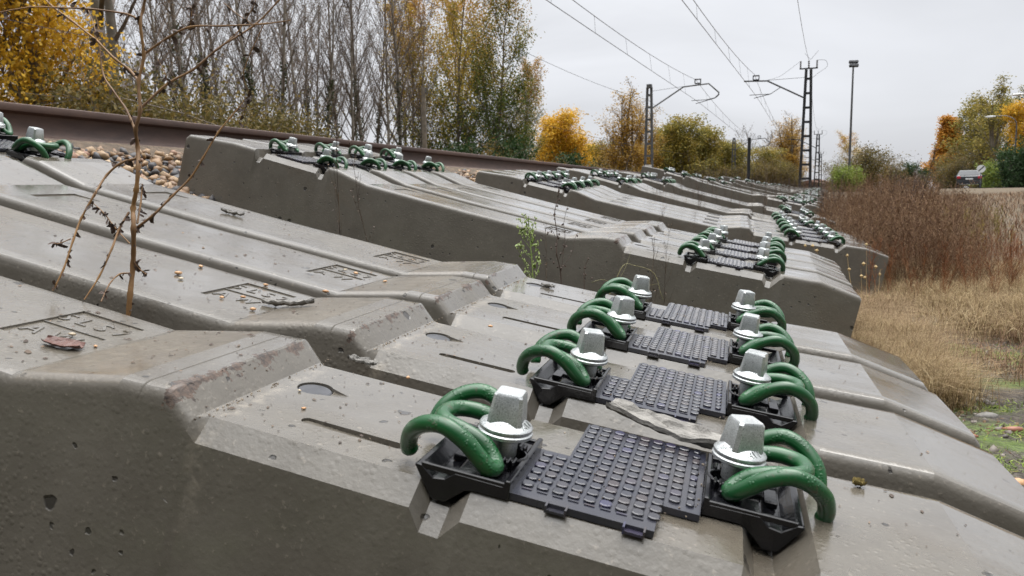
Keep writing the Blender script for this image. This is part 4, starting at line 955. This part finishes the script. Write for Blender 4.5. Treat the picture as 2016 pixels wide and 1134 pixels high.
# ------------------------------------------------------------------ weeds, grass, stones on the ground
def ribbon_plant(rr, H, nb, red=False, seeds=0, spread=.5, th=.0022, straight=.08):
    V = []; F = []
    def tri_tube(a, c, r0, r1):
        d = (c-a).normalized(); u = d.orthogonal().normalized(); w_ = d.cross(u); b0 = len(V)
        for p, r_ in ((a, r0), (c, r1)):
            for k in range(3): an = 2*PI*k/3; V.append(p+(u*math.cos(an)+w_*math.sin(an))*r_)
        for k in range(3): F.append((b0+k, b0+(k+1)%3, b0+3+(k+1)%3, b0+3+k))
    p = Vector((0,0,-.02)); d = Vector((rr.gauss(0,.12), rr.gauss(0,.12), 1)).normalized(); m = 5
    for i in range(m):
        q = p+d*H/m; tri_tube(p, q, th*(1-.6*i/m), th*(1-.6*(i+1)/m))
        if i >= 1:
            for _ in range(nb):
                s = p.lerp(q, rr.random()); bd = (d+Vector((rr.gauss(0,spread), rr.gauss(0,spread), rr.uniform(0,.4)))).normalized(); L = H*rr.uniform(.12,.34)*(1.2-i/m)
                e = s+bd*L*.5; e2 = e+(bd+Vector((0,0,.4))).normalized()*L*.5; tri_tube(s, e, th*.55, th*.4); tri_tube(e, e2, th*.4, th*.25)
                for _ in range(seeds):
                    c = s.lerp(e2, rr.uniform(.4,1.05))+Vector((rr.gauss(0,.006),rr.gauss(0,.006),0)); b0 = len(V); z = rr.uniform(.004,.010)
                    a1 = Vector((rr.gauss(0,1),rr.gauss(0,1),rr.gauss(0,1))).normalized(); a2 = a1.orthogonal().normalized()
                    V.extend([c-a1*z, c+a2*z*.6, c+a1*z, c-a2*z*.6]); F.append((b0,b0+1,b0+2,b0+3))
        d = (d+Vector((rr.gauss(0,straight),rr.gauss(0,straight),.05))).normalized(); p = q
    return np.array([v[:] for v in V]), np.array(F)
def scatter(name, protos, pos, scale, mat, label=None, cat=None):
    Vs = []; Fs = []; off = 0
    for i, (x, y, z) in enumerate(pos):
        V, F = protos[i % len(protos)]; a = rng.uniform(0, 2*PI); c, s = math.cos(a), math.sin(a); k = scale[i]
        W = V*k; Vs.append(np.stack([W[:,0]*c-W[:,1]*s+x, W[:,0]*s+W[:,1]*c+y, W[:,2]+z], -1)); Fs.append(F+off); off += len(V)
    o = link(name, mesh_np(name, np.concatenate(Vs), np.concatenate(Fs), mat)); return tag(o, label, cat, kind='stuff')
rw = random.Random(77)
W1 = [ribbon_plant(rw, 1.0, 11, seeds=2, spread=.85, th=.0032, straight=.25) for _ in range(10)]
W2 = [ribbon_plant(rw, 1.0, 7, seeds=3, spread=.75, th=.004) for _ in range(6)]
TH = [ribbon_plant(rw, 1.0, 3, seeds=3, spread=.4, th=.0035) for _ in range(8)]
def region(n, fn, hf):
    pos = []; sc = []
    while len(pos) < n:
        x, y = fn(); pos.append((x, y, gz(x, y)-.02)); sc.append(hf(x, y))
    return pos, sc
def rfn():
    y = 5.2+20*rw.random()**1.5; return rw.uniform(-.02 if y > 6.4 else .2, .28+.155*y), y
def nz(x, y, s=.8): return mnoise.noise(Vector((x*s, y*s, 9.1)))
def wh(x, y):       # the thicket is highest in its middle and thins out towards the field
    e = (x-.2)/(.10+.165*y); return max(.16, (.50+.42*math.sin(PI*min(1, max(0, .18+.62*e)))*min(1, (y-4.6)/3)-.95*max(0, e-.42)+.34*nz(x, y)+.22*nz(x, y, 2.1))*rw.uniform(.4,1.2)*.76)
p1, s1 = region(1500, rfn, wh)
scatter('dry_weeds', W1, p1, s1, M['weed'], 'dense thicket of dry reddish brown weeds right of the sleeper stacks', 'weeds')
p1, s1 = region(260, lambda: (rw.uniform(.25,1.5), rw.uniform(4.6,7.6)), lambda x, y: rw.uniform(.14,.38))
scatter('red_weeds', W2, p1, s1, M['weedred'], 'low rust red weeds beside the ends of the third stack', 'weeds')
p1, s1 = region(500, lambda: (rw.uniform(1.2,9.5), rw.uniform(7,30)), lambda x, y: rw.uniform(.12,.26))
scatter('pale_weeds', W2, p1, s1, M['weed'], 'low brown weeds of the open field beyond the thicket', 'weeds')
GW = [ribbon_plant(rw, 1.0, 9, seeds=9, spread=.7, th=.003) for _ in range(4)]
p1, s1 = region(60, lambda: (rw.uniform(.9,2.6), rw.uniform(6,12)), lambda x, y: rw.uniform(.2,.42))
scatter('green_weeds', GW, p1, s1, M['l_olive'], 'greenish leafy weeds at the right side of the brown thicket', 'weeds')
# thin stalks growing between the stacks
pos = []; sc = []
for k in range(1, 22):
    x0, y0 = GROUPS[k][0], GROUPS[k][1]
    for _ in range(5 if k < 3 else 20):
        u = rw.uniform(.9 if k < 4 else .7, 2.55); x = x0+u; y = y0+.13*u-rw.uniform(.1,.65); pos.append((x, y, gz(x,y))); sc.append(rw.uniform(.28,.5) if k < 4 else rw.uniform(.35,.75))
scatter('thin_stalks', TH, pos, sc, M['deb'], 'thin dead stalks growing between the sleeper stacks', 'weeds')
def blades(name, n, fn, h0, h1, w_, mat, lean=.5, label=None, cat=None, curve=.4):
    P = np.array([fn() for _ in range(n)]); Zb = np.array([gz(x, y) for x, y in P])-.01; h = rng.uniform(h0, h1, n); a = rng.uniform(0, 2*PI, n); l = rng.uniform(.1, lean, n)
    dx, dy = np.cos(a)*l, np.sin(a)*l; px_, py_ = -np.sin(a+rng.uniform(-.8,.8,n)), np.cos(a); ww = w_*rng.uniform(.6,1.4,n)
    B = np.stack([P[:,0], P[:,1], Zb], -1); Md = B+np.stack([dx*h*.4, dy*h*.4, h*.6], -1); T = B+np.stack([dx*h*(1+curve), dy*h*(1+curve), h*(1-.25*l)], -1); W_ = np.stack([px_*ww, py_*ww, 0*ww], -1)
    V = np.stack([B-W_, B+W_, Md+W_*.7, Md-W_*.7, T+W_*.08, T-W_*.08], 1).reshape(-1,3); i = np.arange(n)[:,None]*6
    F = np.concatenate([i+np.array([0,1,2,3]), i+np.array([3,2,4,5])]); o = link(name, mesh_np(name, V, F, mat)); return tag(o, label, cat, kind='stuff')
def clump(n, xr_, yr_, sd):
    C = [(rw.uniform(*xr_), rw.uniform(*yr_)) for _ in range(n)]
    def f():
        c = rw.choice(C); return rw.gauss(c[0], sd), rw.gauss(c[1], sd)
    return f
def right_of(f, m=.48):
    def g():
        while True:
            x, y = f()
            if x > m+(.0 if y > 3.3 else (.0)): return x, y
    return g
blades('straw_grass', 52000, right_of(clump(170, (.48,1.9), (3.7,6.6), .10), .30), .035, .17, .0011, M['straw'], 1.5, 'straw coloured dry grass at the right of the stacks', 'grass', .7)
blades('rusty_grass', 26000, right_of(clump(80, (.04,.34), (2.7,4.4), .05), .0), .03, .15, .0008, M['rusty'], 1.6, 'low rusty grass beside the ends of the front stacks', 'grass', .6)
blades('golden_grass', 30000, right_of(clump(60, (.05,.36), (2.45,3.7), .045), .02), .03, .15, .0008, M['straw'], 1.4, 'low golden grass between the front stack ends and the moss', 'grass', .6)
blades('brown_grass', 22000, right_of(clump(150, (.26,1.9), (2.9,6.8), .09), .22), .03, .13, .0010, M['weed'], 1.5, 'low brown dead grass between the stack ends and the straw', 'grass', .6)
blades('far_grass', 26000, lambda: (rw.uniform(1,11), rw.uniform(7,34)), .05, .18, .004, M['weed'], 1.2, 'dry grass of the far field', 'grass')
blades('green_ground_cover', 42000, right_of(clump(105, (.12,1.15), (1.05,3.9), .040), .10), .008, .026, .0022, M['moss'], 1.5, 'bright green moss and grass patches at the right bottom', 'ground cover')
blades('green_ground_cover', 16000, right_of(clump(50, (.3,1.7), (3.2,6.5), .09), .25), .01, .04, .0018, M['moss'], 1.5, 'olive green grass patches among the straw', 'ground cover')
pos = []; sz = []
for _ in range(8000):
    y = rw.uniform(.95,4.6); x = rw.uniform(.12,.35+.30*y); pos.append((x, y, gz(x,y)-.002+rw.uniform(-.003,.004))); sz.append(min(.022, .002+rw.expovariate(260)))
stones('pebbles', pos, sz, M['stone'], (.35,.7), 'grey and reddish pebbles strewn over the mossy ground', 'pebbles')
pos = []; sz = []
for _ in range(7000):
    y = rw.uniform(1.0,4.6); x = rw.uniform(.12,.35+.30*y); pos.append((x, y, gz(x,y)+.002)); sz.append(min(.016, .002+rw.expovariate(300)))
stones('fallen_leaves', pos, sz, M['l_brown'], (.05,.12), 'brown fallen leaves and twigs on the mossy ground', 'leaves')
def gstone(px, py, d, s, mat, lab, flat=.45):
    q = at(px, py, d); V = IV*np.random.default_rng(int(px)).uniform(.75,1.1,(len(IV),1))*np.array([1.3,.9,flat])*s
    o = link('stone', mesh_np('stone', V, IF, mat)); o.location = (q.x, q.y, gz(q.x,q.y)+s*.15); o.rotation_euler = (.1,.1,px); tag(o, lab, 'stone')
brickm = simple('red_stone', (.20,.075,.045), (.32,.14,.09), 30, .6, 0, .4, .002)
gstone(1995,802,1.98,.022,brickm,'reddish brick fragment on the moss at the right edge')
gstone(1913,823,1.93,.018,brickm,'flat reddish stone near the ends of the front stack')
gstone(1706,602,3.6,.05,simple('pinkish_stone',(.33,.22,.19),(.45,.33,.29),20,.6),'pinkish rounded stone right of the second stack',.7)
gstone(1945,762,2.1,.032,M['bark'],'long pale flat stone on the moss',.3); gstone(1935,730,2.25,.028,M['bark'],'pale grey flat stone below the straw grass',.3); gstone(2005,915,1.62,.02,M['pebo'],'orange stone at the right edge near the bottom',.6)
# ------------------------------------------------------------------ things lying on the sleepers
def pick(px, py, i, k=0):
    fm = frame(k); inv = fm.inverted(); d = (Fv+Rv*((px-1008)/FPX)-Uv*((py-567)/FPX)); o0 = inv @ Vector((0,0,0)); dl = (inv @ d) - o0
    h = .18; du, dv = (uo1[i], sp1[i]) if k == 0 else (uo2[i], sp2[i])
    for _ in range(12):
        t = (h-o0.z)/dl.z; q = o0+dl*t; h = top_h(min(2.59, max(0, q.x-du)))
    u = q.x; e = .02; sl = (top_h(min(2.59,u-du+e))-top_h(max(0,u-du-e)))/(2*e)
    return fm @ Matrix.Translation((q.x, q.y, h)) @ Matrix.Rotation(-math.atan(sl), 4, 'Y')
def flake(name, px, py, i, L, W_, T, mat, lab, cat, rz=0, seed=1, curl=.25, k=0, lift=0.0):
    rs = random.Random(seed); nx, ny = 16, 8; V = []
    top = []; 
    for s in (1, 0):
        for a in range(nx+1):
            for c in range(ny+1):
                u = a/nx*2-1; v = c/ny*2-1; edge = (1-.5*abs(u)**2.2)*(1+.25*mnoise.noise(Vector((u*3, seed, v*2))))
                x = u*L/2*(1+.10*mnoise.noise(Vector((v*4, seed, 1)))); y = v*W_/2*edge
                z = curl*W_*(v*v)*.5+curl*L*.12*u*u + T*.9*mnoise.noise(Vector((u*3.3, v*2.4, seed)))+ T*.5*mnoise.noise(Vector((u*9, v*7, seed)))
                V.append((x, y, z+(T if s else T*.25)))
    n1 = (nx+1)*(ny+1); F = []
    for a in range(nx):
        for c in range(ny):
            q = a*(ny+1)+c; F.append((q, q+ny+1, q+ny+2, q+1)); F.append((n1+q, n1+q+1, n1+q+ny+2, n1+q+ny+1))
    for a in range(nx):
        for c in (0, ny): q = a*(ny+1)+c; F.append((q, n1+q, n1+q+ny+1, q+ny+1) if c else (q, q+ny+1, n1+q+ny+1, n1+q))
    for c in range(ny):
        for a in (0, nx): q = a*(ny+1)+c; F.append((q, q+1, n1+q+1, n1+q))
    o = link(name, mesh_np(name, np.array(V), F, mat)); o.matrix_world = pick(px, py, i, k) @ Matrix.Translation((0,0,T*.35+lift)) @ Matrix.Rotation(rz, 4, 'Z'); return tag(o, lab, cat)
BK = M['bark']
flake('bark_piece', 1318, 872, 0, .150, .042, .006, BK, 'long curled grey piece of bark above the nearest rail pad', 'bark', -.34, 3, .25, lift=.007)
flake('bark_piece', 712, 716, 0, .036, .016, .003, BK, 'small grey bark flake beyond the round plug of the nearest sleeper', 'bark', -.1, 5, .25)
flake('bark_piece', 568, 605, 1, .075, .016, .004, BK, 'long dark bark strip on the second sleeper by its inscription', 'bark', .35, 8, .5)
flake('bark_piece', 457, 423, 3, .055, .012, .003, BK, 'dark bark sliver on the rearmost sleeper of the front stack', 'bark', .2, 9, .5)
flake('bark_piece', 1078, 566, 3, .030, .012, .003, BK, 'little bark chip on the rear platform of the front stack', 'bark', -.2, 11, .4)
flake('fallen_leaf', 124, 682, 0, .040, .024, .0012, M['leafr'], 'wet dark red leaf lying on the nearest inscription', 'leaf', .3, 4, .3)
flake('fallen_leaf', 1690, 958, 0, .012, .010, .002, simple('yellow_moss',(.10,.075,.02),(.20,.15,.045),200,.9), 'tiny yellowish moss tuft at the outer part of the nearest sleeper', 'moss tuft', .3, 6, .8)
def pebble(px, py, i, s, mat, lab, k=0):
    V = IV*np.random.default_rng(int(px*7+py)).uniform(.75,1.1,(len(IV),1))*np.array([1.25,.9,.55])*s*.8
    me = mesh_np('pebble', V, IF, mat, True); o = link('pebble', me); o.matrix_world = pick(px, py, i, k) @ Matrix.Translation((0,0,s*.45)) @ Matrix.Rotation(px, 4, 'Z'); tag(o, lab, 'pebble', 'pebbles lying on the front stack')
for px, py, i, s, m, lab in [(104,671,0,.0045,'pebw','white pebble left of the red leaf'),(142,661,0,.0045,'pebw','pale yellow pebble above the red leaf'),(188,684,0,.0035,'pebo','small orange pebble right of the red leaf'),
        (350,541,1,.0075,'pebo','orange pebble right of the dead stem on the second sleeper'),(395,527,1,.006,'pebo','smaller orange pebble above the second inscription'),(356,551,1,.005,'pebw','pale pebble below the orange one on the second sleeper'),
        (436,588,1,.005,'pebo','orange chip in front of the second inscription'),(478,587,1,.005,'pebo','orange chip on the lower edge of the second inscription'),(497,612,1,.006,'pebo','yellow orange pebble by the long bark strip'),(522,563,1,.005,'pebo','orange chip in the upper corner of the second inscription'),
        (641,577,1,.007,'pebo','orange pebble beyond the second inscription near the hump'),(803,746,0,.0042,'pebo','orange pebble between plug and slot of the nearest sleeper'),(965,645,1,.005,'pebo','orange chip on the platform of the second sleeper'),
        (700,540,2,.006,'pebo','orange pebble on the hump ramp of the third sleeper'),(680,533,2,.005,'pebw','pale pebble beside the third inscription'),(758,556,2,.005,'pebo','small orange chip near the third hump'),(590,771,0,.0028,'pebw','tiny pale grit grain beside the round plug'),(598,806,0,.0030,'pebo','tiny orange chip left of the slot')]:
    pebble(px, py, i, s, M[m], lab)
# crumbs: thin flat bits lying on the wet tops
pos = []; V = []; F = []; off = 0; rc = random.Random(5)
for k, i, n in [(0,0,420),(0,1,330),(0,2,260),(0,3,240),(1,0,240),(1,1,200),(1,2,180),(1,3,160)]:
    for _ in range(n):
        u = rc.choice([rc.uniform(1.2,2.02), rc.uniform(1.5,2.58), rc.uniform(.7,2.02)]) if k == 0 else rc.uniform(.7,2.02)
        if 2.02 < u < 2.345: continue
        v = rc.uniform(.05,.245); s = min(.007, .0009+rc.expovariate(1100)); a = rc.uniform(0,PI); base = onslp(k, i, u, v, .0007); ex = (onslp(k,i,u+.01,v,.0007)-base).normalized(); ey = (onslp(k,i,u,v+.01,.0007)-base).normalized()
        c, sn = math.cos(a), math.sin(a); w_ = s*rc.uniform(.18,.7); n_ = ex.cross(ey); m = 5; b0 = len(V)
        for q in range(m):
            t = 2*PI*q/m; x = math.cos(t)*s*rc.uniform(.7,1.1); y = math.sin(t)*w_*rc.uniform(.7,1.1); V.append(tuple(base+ex*(x*c-y*sn)+ey*(x*sn+y*c)))
        V.append(tuple(base+n_*s*.35)); F += [(b0+q, b0+(q+1)%m, b0+m) for q in range(m)]
o = link('crumbs', mesh_np('crumbs', np.array(V), np.array(F), M['deb'])); tag(o, 'dark crumbs of bark and leaf strewn over the wet sleeper tops', 'litter', kind='stuff')
# litter caught in the groove at the foot of the hump and behind the nearest guide plate
pos = []; sz = []
for i in range(4):
    for _ in range(70):
        v = min(.28, max(.03, rc.choice([.05,.09,.16,.24])+rc.gauss(0,.02))); q = onslp(0, i, 1.8150+abs(rc.gauss(0,.003)), v, 0); pos.append(q[:]); sz.append(rc.uniform(.0006,.0018))
for _ in range(150):
    q = frame(0) @ Vector((rc.uniform(2.036,2.068)+uo1[0], rc.uniform(.165,.255), .172)); pos.append(q[:]); sz.append(rc.uniform(.0015,.005))
for i in range(4):
    for _ in range(60):
        u = rc.uniform(2.10,2.25); q = frame(0) @ Vector((u+uo1[i], rc.uniform(.06,.24)+sp1[i], .1935+(u-2.176)*.051+.0075)); pos.append(q[:]); sz.append(rc.uniform(.0005,.0016))
stones('grit', pos, sz, islands('grit_bits', [(0,(.06,.045,.035)),(.5,(.16,.125,.09)),(1,(.30,.25,.19))], .6), (.3,.8), 'brown grit caught along the foot of the humps', 'grit')

# ------------------------------------------------------------------ foreground plants
base = frame(0) @ Vector((1.525,.292,0)); D0 = base.dot(Fv)
def bits(V, F, p, d, rr, s, n=3):
    for _ in range(n):
        a = (d*rr.uniform(-.6,.6)+Vector((rr.gauss(0,1),rr.gauss(0,1),rr.gauss(-.5,1)))).normalized(); c = a.orthogonal().normalized(); L = s*rr.uniform(.6,1.5); w_ = L*rr.uniform(.12,.3); q = p; b0 = len(V)
        for j in range(4):
            f = w_*math.sin(PI*(j+.5)/4.5); V += [tuple(q-c*f), tuple(q+c*f+a.cross(c)*f*.6)]; q = q+a*L/3; a = (a+Vector((rr.gauss(0,.5),rr.gauss(0,.5),-.25))).normalized()
        F += [(b0+2*j, b0+2*j+1, b0+2*j+3, b0+2*j+2) for j in range(3)]
def traced(name, depth, branches, mat, leafm, lab, cat, seed, lsize=.010, dens=1.0, n=8):
    rr = random.Random(seed); root_p = at(*branches[0][0][0], depth); r = empty(name, root_p, 0, lab, cat); lv = []; lf = []
    for bi, (pts, r0, r1, dd, leafy) in enumerate(branches):
        P = []
        for j, (x, y) in enumerate(pts):
            t = j/(len(pts)-1); P.append(at(x, y, depth+dd*t+(rr.gauss(0,.006) if 0 < j else 0))-root_p)
        C = catmull(P, 6); N = len(C); q_ = .8 if bi else 1.0; rad = [q_*(r0+(r1-r0)*k/(N-1))*(1+.10*math.sin(k*1.9)+(.35 if k % 6 == 0 and 0 < k < N-1 else 0)) for k in range(N)]
        b = MB(); b.tube(C, rad, n); b.obj('stem' if bi == 0 else 'branch', mat, r, 60)
        for k in range(2, N):
            if rr.random() < leafy*dens: bits(lv, lf, C[k], (C[k]-C[k-1]).normalized(), rr, lsize, rr.choice([1,2,3]))
    if lf: link('withered_leaves', mesh_np('withered_leaves', np.array(lv), lf, leafm), r)
    return r
S1 = [(251,640),(256,580),(262,520),(263,450),(262,410),(268,375),(272,330),(271,290),(267,255),(276,217),(273,160),(283,110),(276,47),(282,17),(290,-30)]
traced('dead_weed', D0, [(S1,.0034,.0016,-.02,.16),
  ([(277,213),(330,165),(380,137),(430,95),(500,50),(545,5),(570,-25)],.0022,.0012,.06,.25),([(283,107),(330,75),(375,53),(440,51),(520,47),(572,40)],.0020,.0009,-.05,.25),
  ([(272,158),(255,138),(225,115),(190,80),(140,40),(100,10),(70,-25)],.0022,.0013,.05,.22),([(276,42),(250,28),(180,18),(110,15),(60,14),(-10,26)],.0018,.0009,-.04,.22),
  ([(266,256),(248,215),(220,175),(203,145),(196,90),(192,40)],.0021,.0008,.05,.2),([(268,312),(240,320),(210,345),(185,385),(160,430),(145,470),(125,530),(104,572)],.0020,.0013,-.07,.30),
  ([(263,452),(300,425),(340,385),(375,350),(400,310),(430,260),(470,212),(488,190)],.0022,.0010,.03,.45),([(254,418),(235,450),(220,490),(195,545),(166,590)],.0019,.0012,-.06,.30),
  ([(256,538),(235,540),(215,560),(199,594)],.0014,.0010,-.05,.4),([(270,440),(277,400),(280,362)],.0018,.0010,.02,.6),([(256,480),(228,450),(205,420),(181,398)],.0011,.0007,.03,.5),
  ([(263,515),(275,530),(288,540)],.0012,.0010,.0,.6),([(375,53),(377,25),(378,14)],.0009,.0006,0,.6),([(430,95),(470,60),(500,10),(510,-20)],.0010,.0006,.03,.5),([(500,50),(470,30),(440,5)],.0009,.0005,.02,.5),
  ([(190,80),(185,50),(172,15)],.0009,.0006,.02,.5),([(330,165),(325,145),(310,115)],.0009,.0006,0,.5),([(140,470),(115,480),(108,478)],.0010,.0006,0,.8),([(520,47),(480,140),(490,190),(470,240)],.0009,.0005,.05,.6)],
  M['stem'], M['stemdark'], 'tall branching dead weed with ochre stem growing between the two nearest sleepers', 'dead weed', 3, .0085, 1.0, 9)
gstem = simple('green_stem',(.14,.20,.04),(.22,.30,.07),30,.5); gbud = simple('pale_green_bud',(.24,.32,.09),(.42,.48,.20),80,.5)
r = traced('green_weed', 2.0, [([(1052,640),(1050,560),(1046,500),(1042,460),(1040,425)],.0016,.0008,0,0)]+[([(x0,y0),((x0+x1)/2,(y0+y1)/2+4),(x1,y1)],.0010,.0005,d,0) for x0,y0,x1,y1,d in
   [(1049,545,1020,490,-.03),(1048,530,1062,500,.02),(1047,510,1022,478,.02),(1046,505,1060,476,-.02),(1045,490,1020,448,-.02),(1044,480,1052,446,.02),(1043,470,1023,430,.02),(1042,460,1055,428,-.02),(1041,450,1030,422,0),(1049,555,1065,512,.03),(1050,560,1033,530,-.02)]],
   gstem, gbud, 'small fresh green weed with pale buds behind the front stack', 'green weed', 5)
rg = random.Random(8); lv = []; lf = []; vb = MB()
for x0,y0,x1,y1 in [(1049,545,1020,490),(1048,530,1062,500),(1047,510,1022,478),(1046,505,1060,476),(1045,490,1020,448),(1044,480,1052,446),(1043,470,1023,430),(1042,460,1055,428),(1041,450,1030,422),(1049,555,1065,512),(1050,560,1033,530),(1046,500,1040,425)]:
    for _ in range(11):
        t = rg.uniform(.3,1.05); q = at(x0+(x1-x0)*t+rg.gauss(0,3), y0+(y1-y0)*t+rg.gauss(0,3), 2.0+rg.gauss(0,.012))-r.location; s = rg.uniform(.0022,.004)
        vb.add([q+Vector(v)*s for v in ((0,0,1.5),(.7,0,0),(0,.7,0),(-.7,0,0),(0,-.7,0),(0,0,-1))], [(0,1,2),(0,2,3),(0,3,4),(0,4,1),(5,2,1),(5,3,2),(5,4,3),(5,1,4)])
    for _ in range(4):
        t = rg.uniform(.05,.9); bits(lv, lf, at(x0+(x1-x0)*t, y0+(y1-y0)*t, 2.0)-r.location, Vector((0,0,1)), rg, .011, 1)
vb.obj('buds', gbud, r, 40); link('leaves', mesh_np('leaves', np.array(lv), lf, gstem), r)
dk = M['stemdark']
def seedheads(r, pts, d, s, mat, nm='seed_heads'):
    b = MB()
    for x, y in pts:
        c = at(x, y, d)-r.location; vs = [c+Vector(v)*s*rg.uniform(.7,1.2) for v in ((0,0,1),(.8,0,0),(0,.8,0),(-.8,0,0),(0,-.8,0),(0,0,-1))]; b.add(vs, [(0,1,2),(0,2,3),(0,3,4),(0,4,1),(5,2,1),(5,3,2),(5,4,3),(5,1,4)])
    b.obj(nm, mat, r)
r = traced('dead_weed', 2.08, [([(1108,640),(1104,540),(1096,500),(1097,465),(1092,420),(1099,385),(1101,355)],.0016,.0008,0,.25),([(1104,540),(1112,470),(1110,440),(1116,410)],.0009,.0006,.02,.2),([(1098,480),(1088,455),(1080,458)],.0008,.0005,0,.3),
   ([(1104,530),(1125,500),(1132,470),(1137,458)],.0008,.0006,.03,.2),([(1100,510),(1112,485),(1118,470)],.0008,.0005,-.02,.3)], dk, dk, 'thin blackish dead weed with round seed heads behind the front stack', 'dead weed', 6, .006)
seedheads(r, [(1097,406),(1092,431),(1101,393),(1117,411),(1099,468),(1085,488),(1079,458),(1090,517),(1104,528),(1110,483),(1101,461),(1098,525),(1095,484)], 2.08, .0045, dk)
r = traced('dead_weed', 2.12, [([(1152,640),(1150,545),(1152,525),(1158,510)],.0012,.0007,0,.3)], dk, dk, 'short black seed stalk between the dead weed and the nearest screws', 'dead weed', 7, .005); seedheads(r, [(1158,509),(1152,527),(1153,541),(1165,548)], 2.12, .004, dk)
gth = simple('thin_grass_stem',(.14,.14,.05),(.24,.21,.09),20,.6)
traced('grass_stalk', 1.95, [([(1180,600),(1200,580),(1226,524),(1250,523),(1280,532),(1293,548),(1300,575),(1306,590)],.0009,.0005,0,0),([(1165,556),(1190,551),(1230,570)],.0007,.0004,.03,0),([(1225,560),(1270,562),(1300,558)],.0007,.0004,-.03,0),([(1212,560),(1230,530),(1242,495)],.0006,.0003,.03,0)],
   gth, gth, 'thin arching green grass stalk behind the rearmost front screw', 'grass stalk', 9)
strw = simple('pale_spikelet',(.38,.27,.12),(.55,.42,.22),60,.7)
r = traced('oat_stalk', 3.95, [([(1690,660),(1683,600),(1672,540),(1668,500)],.0015,.0008,0,0),([(1700,660),(1697,590),(1695,530)],.0014,.0008,.02,0),([(1712,660),(1706,560),(1706,478)],.0014,.0007,-.03,0),([(1720,660),(1728,590),(1733,530)],.0014,.0008,.03,0),([(1655,640),(1625,560),(1608,490)],.0012,.0006,-.02,0)],
   strw, strw, 'dry oat stalks with pale spikelets before the end of the third stack', 'dry grass', 12)
seedheads(r, [(1672,530),(1668,503),(1696,543),(1700,519),(1706,481),(1732,540),(1724,525),(1608,493),(1585,484),(1600,484),(1612,508),(1703,546)], 3.95, .011, strw, 'spikelets')
# tall weeds standing out against the sky
WT = [ribbon_plant(rw, 1.0, 7, seeds=7, spread=.45, th=.0055) for _ in range(4)]
for i, (px, ds, top_y, lab) in enumerate([(1765,9,322,'tall dark weed above the thicket left of the far gap'),(1735,10,335,'dark weed beside the tall one above the thicket'),(1800,9.5,330,'dark seed covered weed in the middle of the thicket'),(1838,9,296,'tallest dark weed leaning right above the thicket'),(1630,11,338,'thin dark weed right of the nearest mast'),(1606,13,345,'thin weed at the foot of the nearest mast'),(1655,12,340,'dark weed before the floodlight pole')]):
    x, y = spot(px-(30 if i == 3 else 0), ds); z0 = gz(x, y); H = (376-top_y)/FPX*ds-z0; V, F = WT[i % 4]; V = V.copy(); V[:,2] *= H; V[:,:2] *= H*.9
    if i == 3: V[:,0] += V[:,2]**2*.20
    o = link('tall_weed', mesh_np('tall_weed', V, F, dk)); o.location = (x, y, z0); tag(o, lab, 'weed', 'tall weeds above the thicket')
for o in bpy.data.objects:
    if o.type == 'MESH' and o.name.startswith('tmp'): bpy.data.objects.remove(o)
